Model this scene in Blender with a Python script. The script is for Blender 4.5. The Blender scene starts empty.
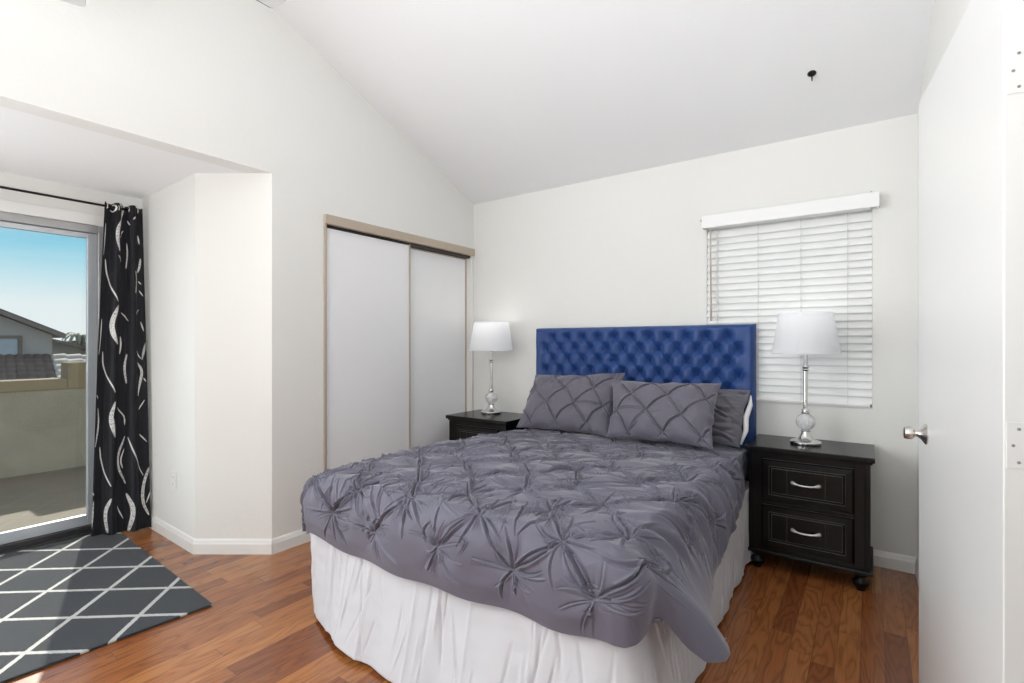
import bpy, bmesh, math, random
import numpy as np
from mathutils import Vector, Matrix

random.seed(7)
rng = np.random.default_rng(11)
scene = bpy.context.scene
COL = scene.collection
PI = math.pi

# ------------------------------------------------------------------ camera
H = 1.22
YAW = math.radians(35.26)
cam_d = bpy.data.cameras.new('camera')
cam = bpy.data.objects.new('camera', cam_d)
COL.objects.link(cam)
cam.location = (0, 0, H)
cam.rotation_euler = (PI / 2, 0, YAW)
cam_d.sensor_width = 36.0
cam_d.lens = 507.07 * 36.0 / 1024.0
cam_d.shift_y = 2.08 / 1024.0
cam_d.clip_start = 0.02
cam_d.clip_end = 300
scene.camera = cam

# ------------------------------------------------------------------ view, sky, sun, large lights
scene.view_settings.view_transform = 'Standard'
scene.view_settings.look = 'None'
scene.view_settings.exposure = -0.12
scene.view_settings.gamma = 1.0
scene.view_settings.use_curve_mapping = False

world = bpy.data.worlds.new('sky')
scene.world = world
world.use_nodes = True
wn = world.node_tree
wn.nodes.clear()
w_out = wn.nodes.new('ShaderNodeOutputWorld')
w_bg = wn.nodes.new('ShaderNodeBackground')
w_tc = wn.nodes.new('ShaderNodeTexCoord')
w_sep = wn.nodes.new('ShaderNodeSeparateXYZ')
w_ramp = wn.nodes.new('ShaderNodeValToRGB')
w_no = wn.nodes.new('ShaderNodeTexNoise')
w_map = wn.nodes.new('ShaderNodeMapping')
w_mix = wn.nodes.new('ShaderNodeMixRGB')
w_cr = wn.nodes.new('ShaderNodeMapRange')
w_mul = wn.nodes.new('ShaderNodeMath'); w_mul.operation = 'MULTIPLY'
cr = w_ramp.color_ramp
cr.elements[0].position = 0.0; cr.elements[0].color = (0.93, 0.95, 0.96, 1)
cr.elements[1].position = 1.0; cr.elements[1].color = (0.70, 0.80, 0.92, 1)
for p, c in ((0.06, (0.87, 0.93, 0.96)), (0.10, (0.62, 0.84, 0.93)), (0.14, (0.33, 0.70, 0.87)),
             (0.19, (0.09, 0.48, 0.78)), (0.30, (0.22, 0.50, 0.78)), (0.50, (0.66, 0.78, 0.92))):
    e = cr.elements.new(p); e.color = (*c, 1)
w_map.inputs['Scale'].default_value = (2, 2, 14)
w_no.inputs['Scale'].default_value = 1.6
w_no.inputs['Detail'].default_value = 5
w_cr.inputs['From Min'].default_value = 0.50
w_cr.inputs['From Max'].default_value = 0.80
w_cr.inputs['To Max'].default_value = 0.30
w_mix.inputs['Color2'].default_value = (0.93, 0.95, 0.97, 1)
wn.links.new(w_tc.outputs['Generated'], w_sep.inputs[0])
wn.links.new(w_sep.outputs['Z'], w_ramp.inputs[0])
wn.links.new(w_tc.outputs['Generated'], w_map.inputs[0])
wn.links.new(w_map.outputs[0], w_no.inputs[0])
wn.links.new(w_no.outputs[0], w_cr.inputs['Value'])
wn.links.new(w_cr.outputs[0], w_mix.inputs['Fac'])
wn.links.new(w_ramp.outputs[0], w_mix.inputs['Color1'])
wn.links.new(w_mix.outputs[0], w_bg.inputs['Color'])
w_bg.inputs['Strength'].default_value = 1.1
wn.links.new(w_bg.outputs[0], w_out.inputs[0])


def add_light(name, kind, loc, target, energy, color=(1, 1, 1), size=None, size_y=None):
    d = bpy.data.lights.new(name, kind)
    d.energy = energy
    d.color = color
    o = bpy.data.objects.new(name, d)
    COL.objects.link(o)
    o.location = loc
    if target is not None:
        v = Vector(target) - Vector(loc)
        o.rotation_euler = v.to_track_quat('-Z', 'Y').to_euler()
    if kind == 'AREA':
        d.shape = 'RECTANGLE'
        d.size = size
        d.size_y = size_y or size
    return o


SUN_EL = math.radians(31.3)
sun_v = Vector((0.946 * math.cos(SUN_EL), -0.324 * math.cos(SUN_EL), -math.sin(SUN_EL)))
sun = add_light('sun', 'SUN', (-10, 4, 8), None, 7.0, (1.0, 0.93, 0.83))
sun.rotation_euler = sun_v.to_track_quat('-Z', 'Y').to_euler()
sun.data.angle = math.radians(0.6)
# added unseen fill lights standing in for soft room light behind the camera
add_light('fill_uplight', 'AREA', (-0.45, -0.95, 1.2), (-0.45, -0.45, 4.0), 72, (0.945, 0.975, 1.0), 1.6, 1.2)
add_light('fill_side', 'AREA', (-2.6, -0.55, 1.9), (1.6, 1.5, 1.70), 40, (0.945, 0.975, 1.0), 1.3, 1.7).data.spread = math.radians(150)
# added unseen area lights imitating patio-door daylight and the sunny floor's bounce
add_light('patio_fill', 'AREA', (-4.28, -0.25, 1.10), (-1.0, 0.35, 1.25), 46, (0.93, 0.965, 1.0), 1.6, 1.7)
add_light('bounce_fill', 'AREA', (-3.45, -0.75, 0.25), (-3.45, 0.35, 2.2), 19, (0.97, 0.985, 1.0), 1.0, 0.8)


# ------------------------------------------------------------------ materials
def new_mat(name):
    m = bpy.data.materials.new(name)
    m.use_nodes = True
    nt = m.node_tree
    b = nt.nodes['Principled BSDF']
    return m, nt, b


def L(nt, a, b):
    nt.links.new(a, b)


def add_bump(nt, b, height_out, strength, dist=0.002):
    n = nt.nodes.new('ShaderNodeBump')
    n.inputs['Strength'].default_value = strength
    n.inputs['Distance'].default_value = dist
    L(nt, height_out, n.inputs['Height'])
    L(nt, n.outputs[0], b.inputs['Normal'])
    return n


def noise(nt, scale, detail=3, rough=0.5, vec=None, mscale=None):
    n = nt.nodes.new('ShaderNodeTexNoise')
    n.inputs['Scale'].default_value = scale
    n.inputs['Detail'].default_value = detail
    n.inputs['Roughness'].default_value = rough
    if vec is None:
        tc = nt.nodes.new('ShaderNodeTexCoord')
        vec = tc.outputs['Object']
    if mscale:
        mp = nt.nodes.new('ShaderNodeMapping')
        mp.inputs['Scale'].default_value = mscale
        L(nt, vec, mp.inputs[0])
        vec = mp.outputs[0]
    L(nt, vec, n.inputs['Vector'])
    return n


def simple(name, col, rough=0.5, metal=0.0, var=0.04, nscale=8.0, bump=0.0, bscale=60.0, spec=None, sheen=0.0,
           coat=0.0, mscale=None, bdist=0.002):
    """Principled material with a gentle procedural tone variation and an optional noise bump."""
    m, nt, b = new_mat(name)
    n = noise(nt, nscale, 3, 0.5, None, mscale)
    mix = nt.nodes.new('ShaderNodeMixRGB')
    mix.inputs['Color1'].default_value = (*[max(0, c * (1 - var)) for c in col], 1)
    mix.inputs['Color2'].default_value = (*[min(1, c * (1 + var)) for c in col], 1)
    L(nt, n.outputs[0], mix.inputs['Fac'])
    L(nt, mix.outputs[0], b.inputs['Base Color'])
    b.inputs['Roughness'].default_value = rough
    b.inputs['Metallic'].default_value = metal
    if spec is not None:
        b.inputs['Specular IOR Level'].default_value = spec
    if sheen:
        b.inputs['Sheen Weight'].default_value = sheen
        b.inputs['Sheen Roughness'].default_value = 0.4
    if coat:
        b.inputs['Coat Weight'].default_value = coat
        b.inputs['Coat Roughness'].default_value = 0.15
    if bump:
        nb = noise(nt, bscale, 4, 0.6)
        add_bump(nt, b, nb.outputs[0], bump, bdist)
    return m


M = {}
M['wall'] = simple('wall_paint', (0.80, 0.795, 0.768), 0.75, var=0.012, nscale=2, bump=0.35, bscale=45, bdist=0.003)
M['ceiling'] = simple('ceiling_paint', (0.87, 0.875, 0.885), 0.85, var=0.01, nscale=2, bump=0.3, bscale=55, bdist=0.003)
M['trim'] = simple('white_trim', (0.83, 0.83, 0.815), 0.35, var=0.01)
M['door'] = simple('door_paint', (0.80, 0.80, 0.785), 0.30, var=0.01, nscale=3, bump=0.04, bscale=12)
M['closet_panel'] = simple('closet_panel', (0.88, 0.88, 0.895), 0.45, var=0.01)
M['tan'] = simple('champagne_metal', (0.50, 0.42, 0.335), 0.42, 0.15, var=0.06, nscale=30, mscale=(1, 1, 8))
M['tan_dark'] = simple('bronze_edge', (0.30, 0.26, 0.21), 0.4, 0.3, var=0.05)
M['dark_gap'] = simple('gap_shade_and_groove', (0.05, 0.042, 0.035), 0.6)  # dark tone painting the shade over the closet doors; drawer grooves share it
M['alum'] = simple('aluminium_frame', (0.46, 0.46, 0.465), 0.38, 0.55, var=0.05)
M['alum_light'] = simple('pale_aluminium', (0.62, 0.66, 0.70), 0.35, 0.5, var=0.05)
M['threshold'] = simple('dark_threshold', (0.035, 0.034, 0.036), 0.4)
M['black_metal'] = simple('black_metal', (0.012, 0.012, 0.013), 0.35, 0.4)
M['chrome'] = simple('chrome', (0.78, 0.77, 0.75), 0.10, 1.0, var=0.02)
M['nickel'] = simple('satin_nickel', (0.62, 0.60, 0.57), 0.22, 1.0, var=0.03)
M['silver_pull'] = simple('silver_pull', (0.82, 0.82, 0.80), 0.30, 0.85, var=0.05)
M['black_wood'] = simple('black_painted_wood', (0.0060, 0.0055, 0.0055), 0.26, 0.0, var=0.25, nscale=25, bump=0.05, bscale=30, spec=0.30,
                         mscale=(1, 8, 1))
M['worn_edge'] = simple('worn_edge', (0.10, 0.095, 0.09), 0.35, var=0.3, nscale=60)
M['blind'] = simple('white_faux_wood', (0.86, 0.86, 0.85), 0.42, var=0.015)
M['cord'] = simple('white_cord', (0.66, 0.65, 0.62), 0.8)
M['wand'] = simple('beige_wand', (0.55, 0.46, 0.36), 0.5)
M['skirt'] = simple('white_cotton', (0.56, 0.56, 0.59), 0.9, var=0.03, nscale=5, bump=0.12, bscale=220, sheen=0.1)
M['mattress'] = simple('mattress_ticking', (0.72, 0.72, 0.70), 0.9)
M['duvet'] = simple('slate_microfibre', (0.112, 0.107, 0.146), 0.62, var=0.05, nscale=3, bump=0.10, bscale=300, sheen=0.35)
M['sham'] = simple('slate_sham', (0.124, 0.116, 0.150), 0.62, var=0.05, nscale=3, bump=0.10, bscale=300, sheen=0.35)
M['sham_plain'] = simple('charcoal_sateen', (0.13, 0.125, 0.148), 0.45, var=0.05, nscale=3, sheen=0.25)
M['pillow_white'] = simple('white_pillow', (0.80, 0.80, 0.80), 0.9)
M['velvet'] = simple('navy_velvet', (0.013, 0.052, 0.205), 0.48, var=0.12, nscale=9, bump=0.1, bscale=250, sheen=0.12)
M['velvet'].node_tree.nodes['Principled BSDF'].inputs['Sheen Tint'].default_value = (0.25, 0.50, 1.0, 1)
M['velvet_button'] = simple('navy_button', (0.008, 0.022, 0.09), 0.6, sheen=0.3)
M['plate'] = simple('outlet_plastic', (0.82, 0.815, 0.79), 0.4)
M['slot'] = simple('outlet_slot', (0.25, 0.24, 0.23), 0.6)
M['stucco'] = simple('grey_stucco', (0.285, 0.255, 0.20), 0.95, var=0.2, nscale=3.5, bump=0.7, bscale=55, bdist=0.01)
M['cap'] = simple('tan_wall_cap', (0.205, 0.16, 0.095), 0.9, var=0.12, nscale=6, bump=0.5, bscale=40)
M['patio'] = simple('patio_concrete', (0.165, 0.135, 0.098), 0.85, var=0.14, nscale=5, bump=0.4, bscale=40)
M['house_wall'] = simple('house_stucco', (0.32, 0.305, 0.285), 0.95, var=0.08, nscale=2, bump=0.5, bscale=20)
M['house_wall_tan'] = simple('tan_stucco', (0.20, 0.175, 0.15), 0.95, var=0.08, nscale=2)
M['roof'] = simple('dark_shingle', (0.10, 0.085, 0.08), 0.9, var=0.3, nscale=6, bump=0.5, bscale=12)
M['tile'] = simple('shaded_clay_tile', (0.09, 0.060, 0.050), 0.85, var=0.5, nscale=5, bump=0.4, bscale=20)  # roof tile with the shade of its slope put into the colour
M['tile_lit'] = simple('sunlit_clay_tile', (0.36, 0.32, 0.28), 0.8, var=0.3, nscale=5)  # same roof tile, sunlight put into a lighter colour
M['fascia'] = simple('fascia_brown', (0.13, 0.105, 0.09), 0.8)
M['house_pane'] = simple('house_pane', (0.30, 0.36, 0.42), 0.12, var=0.4, nscale=4)
M['palm_trunk'] = simple('palm_trunk', (0.16, 0.12, 0.08), 0.9, var=0.3)
M['palm_leaf'] = simple('palm_leaf', (0.20, 0.21, 0.15), 0.7, var=0.3)
M['ground'] = simple('dry_ground', (0.30, 0.28, 0.23), 0.95, var=0.25, nscale=0.3)
M['fan_blade'] = simple('fan_blade', (0.06, 0.045, 0.035), 0.45, var=0.2, nscale=12, mscale=(1, 10, 1))
M['fan_white'] = simple('fan_white', (0.60, 0.60, 0.60), 0.5)
M['hook'] = simple('black_hook', (0.012, 0.010, 0.009), 0.35, 0.5)


def lampshade_mat():
    m, nt, b = new_mat('lampshade_linen')
    n = noise(nt, 120, 2, 0.5)
    b.inputs['Base Color'].default_value = (0.90, 0.905, 0.92, 1)
    b.inputs['Roughness'].default_value = 0.9
    add_bump(nt, b, n.outputs[0], 0.1)
    tr = nt.nodes.new('ShaderNodeBsdfTranslucent')
    tr.inputs['Color'].default_value = (0.88, 0.90, 0.95, 1)
    mx = nt.nodes.new('ShaderNodeMixShader')
    mx.inputs[0].default_value = 0.45
    L(nt, b.outputs[0], mx.inputs[1]); L(nt, tr.outputs[0], mx.inputs[2])
    L(nt, mx.outputs[0], nt.nodes['Material Output'].inputs['Surface'])
    return m


def pane_mat():
    m, nt, b = new_mat('clear_pane')
    n = noise(nt, 2, 1, 0.5)
    tr = nt.nodes.new('ShaderNodeBsdfTransparent')
    tr.inputs['Color'].default_value = (0.93, 0.955, 0.95, 1)
    gl = nt.nodes.new('ShaderNodeBsdfGlossy')
    gl.inputs['Roughness'].default_value = 0.02
    fr = nt.nodes.new('ShaderNodeFresnel'); fr.inputs['IOR'].default_value = 1.35
    mx = nt.nodes.new('ShaderNodeMixShader')
    bm_ = nt.nodes.new('ShaderNodeBump'); bm_.inputs['Strength'].default_value = 0.004
    L(nt, n.outputs[0], bm_.inputs['Height']); L(nt, bm_.outputs[0], gl.inputs['Normal'])
    L(nt, fr.outputs[0], mx.inputs[0]); L(nt, tr.outputs[0], mx.inputs[1]); L(nt, gl.outputs[0], mx.inputs[2])
    L(nt, mx.outputs[0], nt.nodes['Material Output'].inputs['Surface'])
    return m


def crystal_mat():
    m, nt, b = new_mat('crackled_crystal')
    v = nt.nodes.new('ShaderNodeTexVoronoi'); v.inputs['Scale'].default_value = 60
    tc = nt.nodes.new('ShaderNodeTexCoord'); L(nt, tc.outputs['Object'], v.inputs['Vector'])
    b.inputs['Base Color'].default_value = (0.92, 0.93, 0.94, 1)
    b.inputs['Roughness'].default_value = 0.08
    b.inputs['Transmission Weight'].default_value = 0.55
    b.inputs['IOR'].default_value = 1.45
    add_bump(nt, b, v.outputs['Distance'], 0.35, 0.01)
    return m


def wood_floor_mat():
    m, nt, b = new_mat('oak_plank_floor')
    def math_(op, a, c=None):
        n = nt.nodes.new('ShaderNodeMath'); n.operation = op
        for i, x in enumerate((a, c)):
            if x is None: continue
            if isinstance(x, (int, float)): n.inputs[i].default_value = x
            else: L(nt, x, n.inputs[i])
        return n.outputs[0]
    geo = nt.nodes.new('ShaderNodeNewGeometry')
    sep = nt.nodes.new('ShaderNodeSeparateXYZ'); L(nt, geo.outputs['Position'], sep.inputs[0])
    X, Y = sep.outputs['X'], sep.outputs['Y']
    W, LEN = 0.078, 0.95
    xr = math_('DIVIDE', math_('ADD', X, 20.0), W)
    row = math_('FLOOR', xr)
    fx = math_('SUBTRACT', xr, row)
    wn1 = nt.nodes.new('ShaderNodeTexWhiteNoise'); wn1.noise_dimensions = '1D'; L(nt, row, wn1.inputs['W'])
    yr = math_('ADD', math_('DIVIDE', math_('ADD', Y, 20.0), LEN), math_('MULTIPLY', wn1.outputs['Value'], 7.3))
    pl = math_('FLOOR', yr)
    fy = math_('SUBTRACT', yr, pl)
    cid = math_('ADD', math_('MULTIPLY', row, 13.17), math_('MULTIPLY', pl, 3.71))
    wn2 = nt.nodes.new('ShaderNodeTexWhiteNoise'); wn2.noise_dimensions = '1D'; L(nt, cid, wn2.inputs['W'])
    ramp = nt.nodes.new('ShaderNodeValToRGB')
    e = ramp.color_ramp.elements
    e[0].position = 0.0; e[0].color = (0.225, 0.067, 0.019, 1)
    e[1].position = 1.0; e[1].color = (0.45, 0.178, 0.055, 1)
    k = e.new(0.5); k.color = (0.33, 0.110, 0.033, 1)
    L(nt, wn2.outputs['Value'], ramp.inputs[0])
    # cathedral grain: distorted bands stretched along the plank
    comb = nt.nodes.new('ShaderNodeCombineXYZ')
    L(nt, math_('ADD', X, math_('MULTIPLY', wn2.outputs['Value'], 37.0)), comb.inputs[0])
    L(nt, math_('MULTIPLY', Y, 0.16), comb.inputs[1])
    L(nt, math_('MULTIPLY', wn2.outputs['Value'], 11.0), comb.inputs[2])
    n1 = nt.nodes.new('ShaderNodeTexNoise'); n1.inputs['Scale'].default_value = 9.0; n1.inputs['Detail'].default_value = 2.5
    L(nt, comb.outputs[0], n1.inputs['Vector'])
    rings = math_('FRACT', math_('MULTIPLY', n1.outputs[0], 13.0))
    tri = math_('ABSOLUTE', math_('SUBTRACT', math_('MULTIPLY', rings, 2.0), 1.0))
    grain = math_('POWER', tri, 2.2)
    comb2 = nt.nodes.new('ShaderNodeCombineXYZ')
    L(nt, X, comb2.inputs[0]); L(nt, math_('MULTIPLY', Y, 0.03), comb2.inputs[1]); L(nt, wn2.outputs['Value'], comb2.inputs[2])
    n2 = nt.nodes.new('ShaderNodeTexNoise'); n2.inputs['Scale'].default_value = 260.0; n2.inputs['Detail'].default_value = 3
    L(nt, comb2.outputs[0], n2.inputs['Vector'])
    dark = nt.nodes.new('ShaderNodeMixRGB'); dark.blend_type = 'MULTIPLY'
    L(nt, math_('MULTIPLY', grain, 0.55), dark.inputs['Fac'])
    L(nt, ramp.outputs[0], dark.inputs['Color1']); dark.inputs['Color2'].default_value = (0.42, 0.33, 0.28, 1)
    fine = nt.nodes.new('ShaderNodeMixRGB'); fine.blend_type = 'MULTIPLY'
    mr = nt.nodes.new('ShaderNodeMapRange'); mr.inputs['From Min'].default_value = 0.45; mr.inputs['From Max'].default_value = 0.75
    L(nt, n2.outputs[0], mr.inputs['Value'])
    L(nt, math_('MULTIPLY', mr.outputs[0], 0.5), fine.inputs['Fac'])
    L(nt, dark.outputs[0], fine.inputs['Color1']); fine.inputs['Color2'].default_value = (0.55, 0.5, 0.45, 1)
    # joints between planks
    ex = math_('MULTIPLY', math_('MINIMUM', fx, math_('SUBTRACT', 1.0, fx)), W)
    ey = math_('MULTIPLY', math_('MINIMUM', fy, math_('SUBTRACT', 1.0, fy)), LEN)
    ed = math_('MINIMUM', ex, ey)
    jr = nt.nodes.new('ShaderNodeMapRange'); jr.inputs['From Min'].default_value = 0.0006; jr.inputs['From Max'].default_value = 0.0022
    jr.inputs['To Min'].default_value = 1.0; jr.inputs['To Max'].default_value = 0.0
    L(nt, ed, jr.inputs['Value'])
    joint = nt.nodes.new('ShaderNodeMixRGB')
    L(nt, math_('MULTIPLY', jr.outputs[0], 0.6), joint.inputs['Fac'])
    L(nt, fine.outputs[0], joint.inputs['Color1']); joint.inputs['Color2'].default_value = (0.09, 0.035, 0.015, 1)
    L(nt, joint.outputs[0], b.inputs['Base Color'])
    b.inputs['Roughness'].default_value = 0.24
    b.inputs['Coat Weight'].default_value = 0.35
    b.inputs['Coat Roughness'].default_value = 0.12
    hb = math_('SUBTRACT', math_('MULTIPLY', grain, -0.12), jr.outputs[0])
    add_bump(nt, b, hb, 0.25, 0.002)
    return m


def rug_mat():
    m, nt, b = new_mat('rug_pile')
    def math_(op, a, c=None):
        n = nt.nodes.new('ShaderNodeMath'); n.operation = op
        for i, x in enumerate((a, c)):
            if x is None: continue
            if isinstance(x, (int, float)): n.inputs[i].default_value = x
            else: L(nt, x, n.inputs[i])
        return n.outputs[0]
    tc = nt.nodes.new('ShaderNodeTexCoord')
    sep = nt.nodes.new('ShaderNodeSeparateXYZ'); L(nt, tc.outputs['Object'], sep.inputs[0])
    x, y = sep.outputs['X'], sep.outputs['Y']
    nz = nt.nodes.new('ShaderNodeTexNoise'); nz.inputs['Scale'].default_value = 95; nz.inputs['Detail'].default_value = 3
    L(nt, tc.outputs['Object'], nz.inputs['Vector'])
    wob = math_('MULTIPLY', math_('SUBTRACT', nz.outputs[0], 0.5), 0.010)
    def family(nx, ny, sp, off):
        d = math_('ADD', math_('ADD', math_('MULTIPLY', x, nx), math_('MULTIPLY', y, ny)), off + 40 * sp)
        d = math_('DIVIDE', math_('ADD', d, wob), sp)
        f = math_('FRACT', d)
        return math_('MULTIPLY', math_('MINIMUM', f, math_('SUBTRACT', 1.0, f)), sp)
    d1 = family(*RUG_F1)
    d2 = family(*RUG_F2)
    dm = math_('MINIMUM', d1, d2)
    mr = nt.nodes.new('ShaderNodeMapRange'); mr.inputs['From Min'].default_value = 0.0085; mr.inputs['From Max'].default_value = 0.0115
    mr.inputs['To Min'].default_value = 1.0; mr.inputs['To Max'].default_value = 0.0
    L(nt, dm, mr.inputs['Value'])
    base = nt.nodes.new('ShaderNodeMixRGB')
    base.inputs['Color1'].default_value = (0.008, 0.011, 0.016, 1); base.inputs['Color2'].default_value = (0.058, 0.066, 0.082, 1)
    L(nt, nz.outputs[0], base.inputs['Fac'])
    n3 = nt.nodes.new('ShaderNodeTexNoise'); n3.inputs['Scale'].default_value = 520; n3.inputs['Detail'].default_value = 2
    L(nt, tc.outputs['Object'], n3.inputs['Vector'])
    mx = nt.nodes.new('ShaderNodeMixRGB')
    L(nt, mr.outputs[0], mx.inputs['Fac']); L(nt, base.outputs[0], mx.inputs['Color1'])
    mx.inputs['Color2'].default_value = (0.66, 0.66, 0.645, 1)
    L(nt, mx.outputs[0], b.inputs['Base Color'])
    b.inputs['Roughness'].default_value = 0.95
    b.inputs['Specular IOR Level'].default_value = 0.15
    b.inputs['Sheen Weight'].default_value = 0.2
    add_bump(nt, b, math_('ADD', n3.outputs[0], math_('MULTIPLY', nz.outputs[0], 0.6)), 0.9, 0.006)
    return m


def curtain_mat():
    m, nt, b = new_mat('black_curtain_with_silver_leaves')
    at = nt.nodes.new('ShaderNodeAttribute'); at.attribute_name = 'print'
    n = noise(nt, 260, 2, 0.5)
    sep = nt.nodes.new('ShaderNodeSeparateColor'); L(nt, at.outputs['Color'], sep.inputs[0])
    mx = nt.nodes.new('ShaderNodeMixRGB')
    L(nt, sep.outputs[0], mx.inputs['Fac'])
    mx.inputs['Color1'].default_value = (0.0068, 0.0075, 0.0115, 1)
    mx.inputs['Color2'].default_value = (0.74, 0.73, 0.71, 1)
    L(nt, mx.outputs[0], b.inputs['Base Color'])
    b.inputs['Roughness'].default_value = 0.6
    b.inputs['Specular IOR Level'].default_value = 0.3
    b.inputs['Sheen Weight'].default_value = 0.05
    add_bump(nt, b, n.outputs[0], 0.12)
    return m


# rug line families in rug-local axes (normal x, normal y, spacing, offset)
RUG_ROT = math.radians(-3.4)
RUG_O = Vector((-2.496, 1.122, 0))


def fam(ang_deg, spacing, off_world):
    # world line: X*sin(a) - Y*cos(a) = off ; convert to rug local coordinates
    a = math.radians(ang_deg)
    nx, ny = math.sin(a), -math.cos(a)
    c, s = math.cos(RUG_ROT), math.sin(RUG_ROT)
    lx, ly = nx * c + ny * s, -nx * s + ny * c
    return (lx, ly, spacing, nx * RUG_O.x + ny * RUG_O.y - off_world)


RUG_F1 = fam(38.7, 0.258, -2.607)
RUG_F2 = fam(134.4, 0.285, -1.848)

M['shade'] = lampshade_mat()
M['pane'] = pane_mat()
M['crystal'] = crystal_mat()
M['floor'] = wood_floor_mat()
M['rug'] = rug_mat()
M['curtain'] = curtain_mat()


# ------------------------------------------------------------------ object helpers
def finish(name, bm, mat, parent=None, loc=None, smooth=False, bevel=0.0, seg=2, auto=None):
    me = bpy.data.meshes.new(name)
    bmesh.ops.recalc_face_normals(bm, faces=bm.faces)
    bm.to_mesh(me)
    bm.free()
    o = bpy.data.objects.new(name, me)
    COL.objects.link(o)
    mats = mat if isinstance(mat, (list, tuple)) else [mat]
    for mm in mats:
        me.materials.append(mm)
    if smooth:
        me.polygons.foreach_set('use_smooth', [True] * len(me.polygons))
    if auto is not None:
        me.polygons.foreach_set('use_smooth', [True] * len(me.polygons))
        me.set_sharp_from_angle(angle=math.radians(auto))
    if bevel:
        md = o.modifiers.new('bevel', 'BEVEL')
        md.width = bevel; md.segments = seg; md.limit_method = 'ANGLE'; md.angle_limit = math.radians(40)
    if parent is not None:
        o.parent = parent
    if loc is not None:
        o.location = loc
    return o


def box(bm, x0, x1, y0, y1, z0, z1, mi=0):
    r = bmesh.ops.create_cube(bm, size=1.0)
    for v in r['verts']:
        v.co = Vector(((x0 + x1) / 2 + v.co.x * (x1 - x0), (y0 + y1) / 2 + v.co.y * (y1 - y0), (z0 + z1) / 2 + v.co.z * (z1 - z0)))
    for f in {f for v in r['verts'] for f in v.link_faces}:
        f.material_index = mi
    return r['verts']


def prism(bm, pts, axis, a0, a1):
    """Extrude a polygon; pts are in the two axes other than `axis` (order x,y,z)."""
    def mk(p, a):
        if axis == 'x': return (a, p[0], p[1])
        if axis == 'y': return (p[0], a, p[1])
        return (p[0], p[1], a)
    A = [bm.verts.new(mk(p, a0)) for p in pts]
    B = [bm.verts.new(mk(p, a1)) for p in pts]
    n = len(pts)
    bm.faces.new(A); bm.faces.new(B[::-1])
    for i in range(n):
        bm.faces.new((A[i], B[i], B[(i + 1) % n], A[(i + 1) % n]))


def lathe(bm, prof, seg=32, center=(0, 0), mat4=None, ribs=0, rib_amp=0.0):
    """Revolve (r, z) profile about the vertical axis at `center`."""
    rings = []
    for r, z in prof:
        ring = []
        if r < 1e-6:
            ring = [bm.verts.new((center[0], center[1], z))]
        else:
            for k in range(seg):
                a = 2 * PI * k / seg
                rr = r * (1 + (rib_amp * math.cos(ribs * a) if ribs else 0))
                ring.append(bm.verts.new((center[0] + rr * math.cos(a), center[1] + rr * math.sin(a), z)))
        rings.append(ring)
    for A, B in zip(rings[:-1], rings[1:]):
        for k in range(seg):
            if len(A) == 1 and len(B) == 1: continue
            if len(A) == 1: bm.faces.new((A[0], B[k], B[(k + 1) % seg]))
            elif len(B) == 1: bm.faces.new((A[k], B[0], A[(k + 1) % seg]))
            else: bm.faces.new((A[k], B[k], B[(k + 1) % seg], A[(k + 1) % seg]))
    for R in (rings[0], rings[-1]):
        if len(R) > 1:
            bm.faces.new(R)
    vs = [v for r in rings for v in r]
    if mat4 is not None:
        bmesh.ops.transform(bm, matrix=mat4, verts=vs)
    return vs


def tube(bm, pts, r, seg=10):
    """Round tube along a polyline; r may be a list of radii."""
    pts = [Vector(p) for p in pts]
    n = len(pts)
    rs = r if isinstance(r, (list, tuple)) else [r] * n
    rings = []
    up = Vector((0, 0, 1))
    for i, p in enumerate(pts):
        t = (pts[min(i + 1, n - 1)] - pts[max(i - 1, 0)]).normalized()
        a = t.cross(up)
        if a.length < 1e-3: a = t.cross(Vector((1, 0, 0)))
        a.normalize(); b = a.cross(t)
        rings.append([bm.verts.new(p + (a * math.cos(2 * PI * k / seg) + b * math.sin(2 * PI * k / seg)) * rs[i]) for k in range(seg)])
    for A, B in zip(rings[:-1], rings[1:]):
        for k in range(seg):
            bm.faces.new((A[k], B[k], B[(k + 1) % seg], A[(k + 1) % seg]))
    bm.faces.new(rings[0]); bm.faces.new(rings[-1])


def grid_obj(name, P, mat, parent=None, closed_u=False, smooth=True, solid=0.0, offset=-1):
    """P: (nu, nv, 3) array -> quad grid object."""
    nu, nv = P.shape[:2]
    me = bpy.data.meshes.new(name)
    iu = np.arange(nu if closed_u else nu - 1); iv = np.arange(nv - 1)
    A, B = np.meshgrid(iu, iv, indexing='ij')
    A2 = (A + 1) % nu
    F = np.stack([A * nv + B, A2 * nv + B, A2 * nv + B + 1, A * nv + B + 1], -1).reshape(-1, 4)
    me.vertices.add(nu * nv)
    me.vertices.foreach_set('co', P.reshape(-1).astype(np.float32))
    nf = len(F)
    me.loops.add(nf * 4)
    me.loops.foreach_set('vertex_index', F.reshape(-1).astype(np.int32))
    me.polygons.add(nf)
    me.polygons.foreach_set('loop_start', (np.arange(nf) * 4).astype(np.int32))
    me.update(calc_edges=True)
    me.validate()
    if smooth:
        me.polygons.foreach_set('use_smooth', [True] * len(me.polygons))
    me.materials.append(mat)
    o = bpy.data.objects.new(name, me)
    COL.objects.link(o)
    if parent is not None: o.parent = parent
    if solid:
        md = o.modifiers.new('thickness', 'SOLIDIFY'); md.thickness = solid; md.offset = offset
    return o


def thing(name, label, cat, loc=(0, 0, 0), rotz=0.0, group=None):
    o = bpy.data.objects.new(name, None)
    COL.objects.link(o)
    o.location = loc
    o.rotation_euler = (0, 0, rotz)
    o.empty_display_size = 0.1
    return tag(o, label, cat, group)


def tag(o, label, cat, group=None):
    o['label'] = label
    o['category'] = cat
    if group: o['group'] = group
    return o


def struct(o, label=None):
    o['kind'] = 'structure'
    if label: o['label'] = label
    return o


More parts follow.
